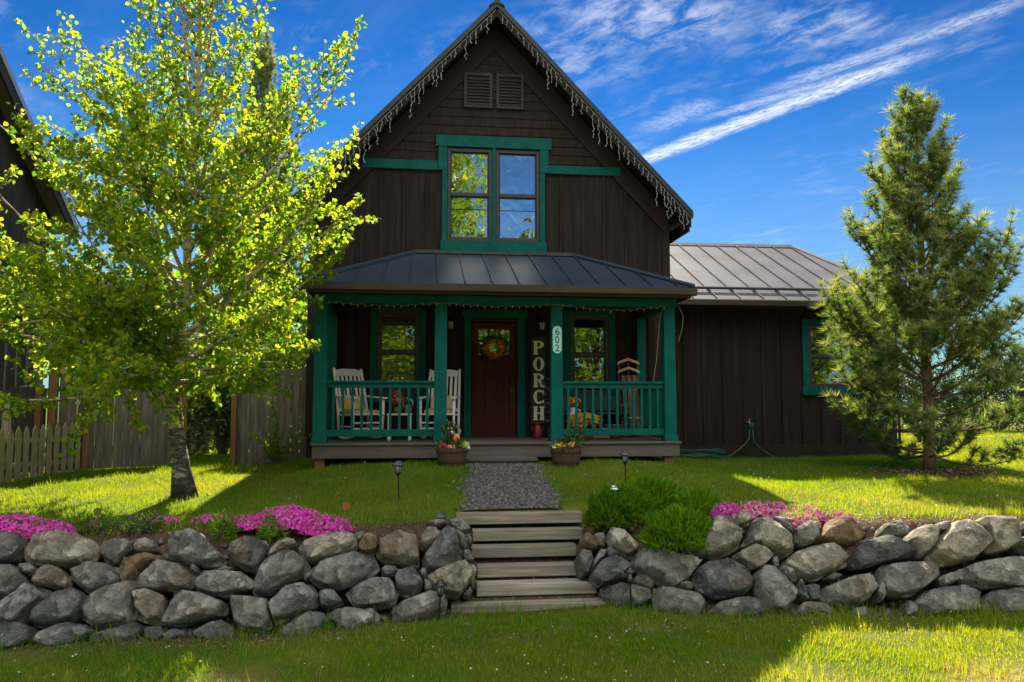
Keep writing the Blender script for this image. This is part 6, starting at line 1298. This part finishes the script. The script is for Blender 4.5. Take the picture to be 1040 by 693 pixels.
def dens_up(x, y):
    l, r = path_edges(y); ok = (y > ybase(x) + .86 + .12 * np.sin(x * 6) + .1 * np.sin(x * 15)); ok &= ~((x > l + .05 + .05 * np.sin(y * 17)) & (x < r - .05 + .05 * np.sin(y * 19)) & (y < -2.0)); ok &= ~((x > -2.88) & (x < 2.74) & (y > -1.85)); ok &= ~((x > -3.2) & (x < 3.2) & (y > -.05)); ok &= ~((x > 3.1) & (x < 8.2) & (y > .9))
    ok &= ~((x > -.62) & (x < .47) & (y > -2.14)); ok &= ~(np.hypot((x - 6.95) / 1.15, (y + 1.95) / .55) < 1 + .12 * np.sin(x * 9)); ok &= ~((x > -.92) & (x < .66) & (y < -4.94)); ok &= (np.hypot(x - AX, y - AY) > .17)
    thin = np.clip((y - ybase(x) - .8) / .5, .25, 1) if True else 1
    return ok * thin * np.clip(1.15 - .05 * (y + 5), .5, 1)
def dry_up(x, y): return np.clip(.10 + .5 * np.clip((x - 2.2) / 3, 0, 1) * np.clip((-3.9 - y) / 1.2, 0, 1) + .12 * np.sin(x * 1.1) * np.sin(y * 1.7), 0, .8)
grass('grass', (-9, 12, -6.0, 3.2), 430000, .035, .075, .0060, 1, dry_up, dens_up)
grass('grass', (-8, -3.2, .3, 6.0), 40000, .04, .08, .008, 2, None, lambda x, y: np.ones_like(x) * .9)
grass('grass', (8.3, 30, -1, 15), 90000, .05, .10, .014, 3, lambda x, y: .25 + .2 * np.sin(y * .8), lambda x, y: np.ones_like(x) * ((x > 8.6) | (y < .8)))
def dens_lo(x, y): return (y < ybase(x) + .05 + .07 * np.sin(x * 8)) * np.where(y > ybase(x) - .22, .55, 1.0) * (1 - .5 * dryness(x, y)) * np.clip(.72 + .5 * np.sin(x * 2.3 + 1.5 * np.sin(y * 3.1)) * np.sin(y * 4.1 + x * .9) + .3 * np.sin(x * 9 + y * 7), .3, 1) * ~((x > -1.0) & (x < .66) & (y > -5.97)) * (1 - .75 * np.clip(1 - (ybase(x) - y) / .42, 0, 1) * np.clip((-1.6 - x) / .8, 0, 1))
grass('grass', (-8, 8, -10.2, -5.7), 330000, .03, .085, .0066, 4, lambda x, y: np.clip(dryness(x, y) * .95 + .13 + .12 * np.sin(x * 3 + y * 5) * np.sin(x * 1.3), 0, 1), dens_lo, .75)
# tussocks along the foot of the wall and steps
grass('grass', (-8, 8, -7.15, -5.85), 26000, .09, .20, .0065, 5, lambda x, y: 0 * x + .12, lambda x, y: np.exp(-((y - ybase(x) + .08) / .16) ** 2) * (.35 + .65 * (np.sin(x * 5.2 + 1) * np.sin(x * 2.3) > .0)) * ~((x > -.95) & (x < .64) & (y > -5.97)), .5)
grass('grass', (-7, 7, -6.1, -4.6), 22000, .07, .17, .0065, 6, lambda x, y: 0 * x + .16, lambda x, y: np.exp(-((y - ybase(x) - 1.0) / .14) ** 2) * (.2 + .8 * (np.sin(x * 4.1 + 2) * np.sin(x * 1.7 + 1) > .1)) * ~((x > -.92) & (x < .66)), .55)
# clover heads
rg = np.random.default_rng(9); n = 420; x = rg.uniform(-7, 8, n); y = np.where(rg.random(n) < .55, rg.uniform(-8.6, -6.7, n), rg.uniform(-5.2, -1.5, n)); ok = (dens_up(x, y) + dens_lo(x, y)) > .3; x, y = x[ok], y[ok]; n = len(x)
P = np.stack([x, y, ground(x, y) + rg.uniform(.03, .07, n)], -1); V, F = cards(P, randdir(n), np.tile([0, -.4, 1.], (n, 1)) + rg.normal(size=(n, 3)) * .4, np.full(n, .016), np.full(n, .016), PETAL); o = npmesh('clover_flowers', V, F, rg.random(n), 'petal_white'); o['kind'] = 'stuff'
# bark chips round the pine, small stones along the wall top
def chips(name, n, xf, yf, m, s0, s1, seed):
    rg = np.random.default_rng(seed); x, y = xf(rg, n), yf(rg, n); P = np.stack([x, y, ground(x, y) + .012], -1); V, F = cards(P, randdir(n) * [1, 1, .35], np.tile([0, 0, 1.], (n, 1)) + rg.normal(size=(n, 3)) * .4, rg.uniform(s0, s1, n), rg.uniform(s0, s1, n) * .5, OVAL); o = npmesh(name, V, F, rg.random(n), m); o['kind'] = 'stuff'
M['chip'] = leafmat('bark_chip', [(0, (.07, .045, .03)), (.6, (.17, .11, .075)), (1, (.30, .22, .15))], [(0, (.05, .03, .02)), (1, (.1, .07, .04))], .05)
chips('bark_mulch', 2600, lambda r, n: 6.95 + r.normal(size=n) * .5, lambda r, n: -1.95 + r.normal(size=n) * .24, 'chip', .03, .08, 21)
chips('leaf_litter', 2600, lambda r, n: r.uniform(-6, 6, n), lambda r, n: -5.55 + r.normal(size=n) * .16, 'chip', .02, .06, 22)
chips('leaf_litter', 1500, lambda r, n: r.uniform(-6, 6, n), lambda r, n: -6.75 + r.normal(size=n) * .14, 'chip', .02, .06, 23)

# small wedge stones and rubble caught in the gaps of the walls
rg = np.random.default_rng(31); n = 2600; x = rg.uniform(-6, 6, n); y = ybase(x) + rg.uniform(.02, .75, n); k = ~((x > -1.0) & (x < .70)); x, y = x[k], y[k]; n = len(x)
s_ = rg.uniform(.012, .045, n); b0 = np.stack([x, y, ground(x, y) + s_ * .3], -1); O_ = np.array([(1, 0, 0), (-1, 0, 0), (0, 1, 0), (0, -1, 0), (0, 0, 1), (0, 0, -1)], float)
V = (b0[:, None, :] + O_[None] * s_[:, None, None] * rg.uniform(.6, 1.2, (n, 6, 1)) + rg.normal(size=(n, 6, 3)) * s_[:, None, None] * .2).reshape(-1, 3)
T = np.array([(0, 2, 4), (2, 1, 4), (1, 3, 4), (3, 0, 4), (2, 0, 5), (1, 2, 5), (3, 1, 5), (0, 3, 5)]); F = (np.arange(n)[:, None, None] * 6 + T[None]).reshape(-1, 3)
o = npmesh('rubble', V, F, np.repeat(rg.random(n), 8), 'pebble'); o['kind'] = 'stuff'
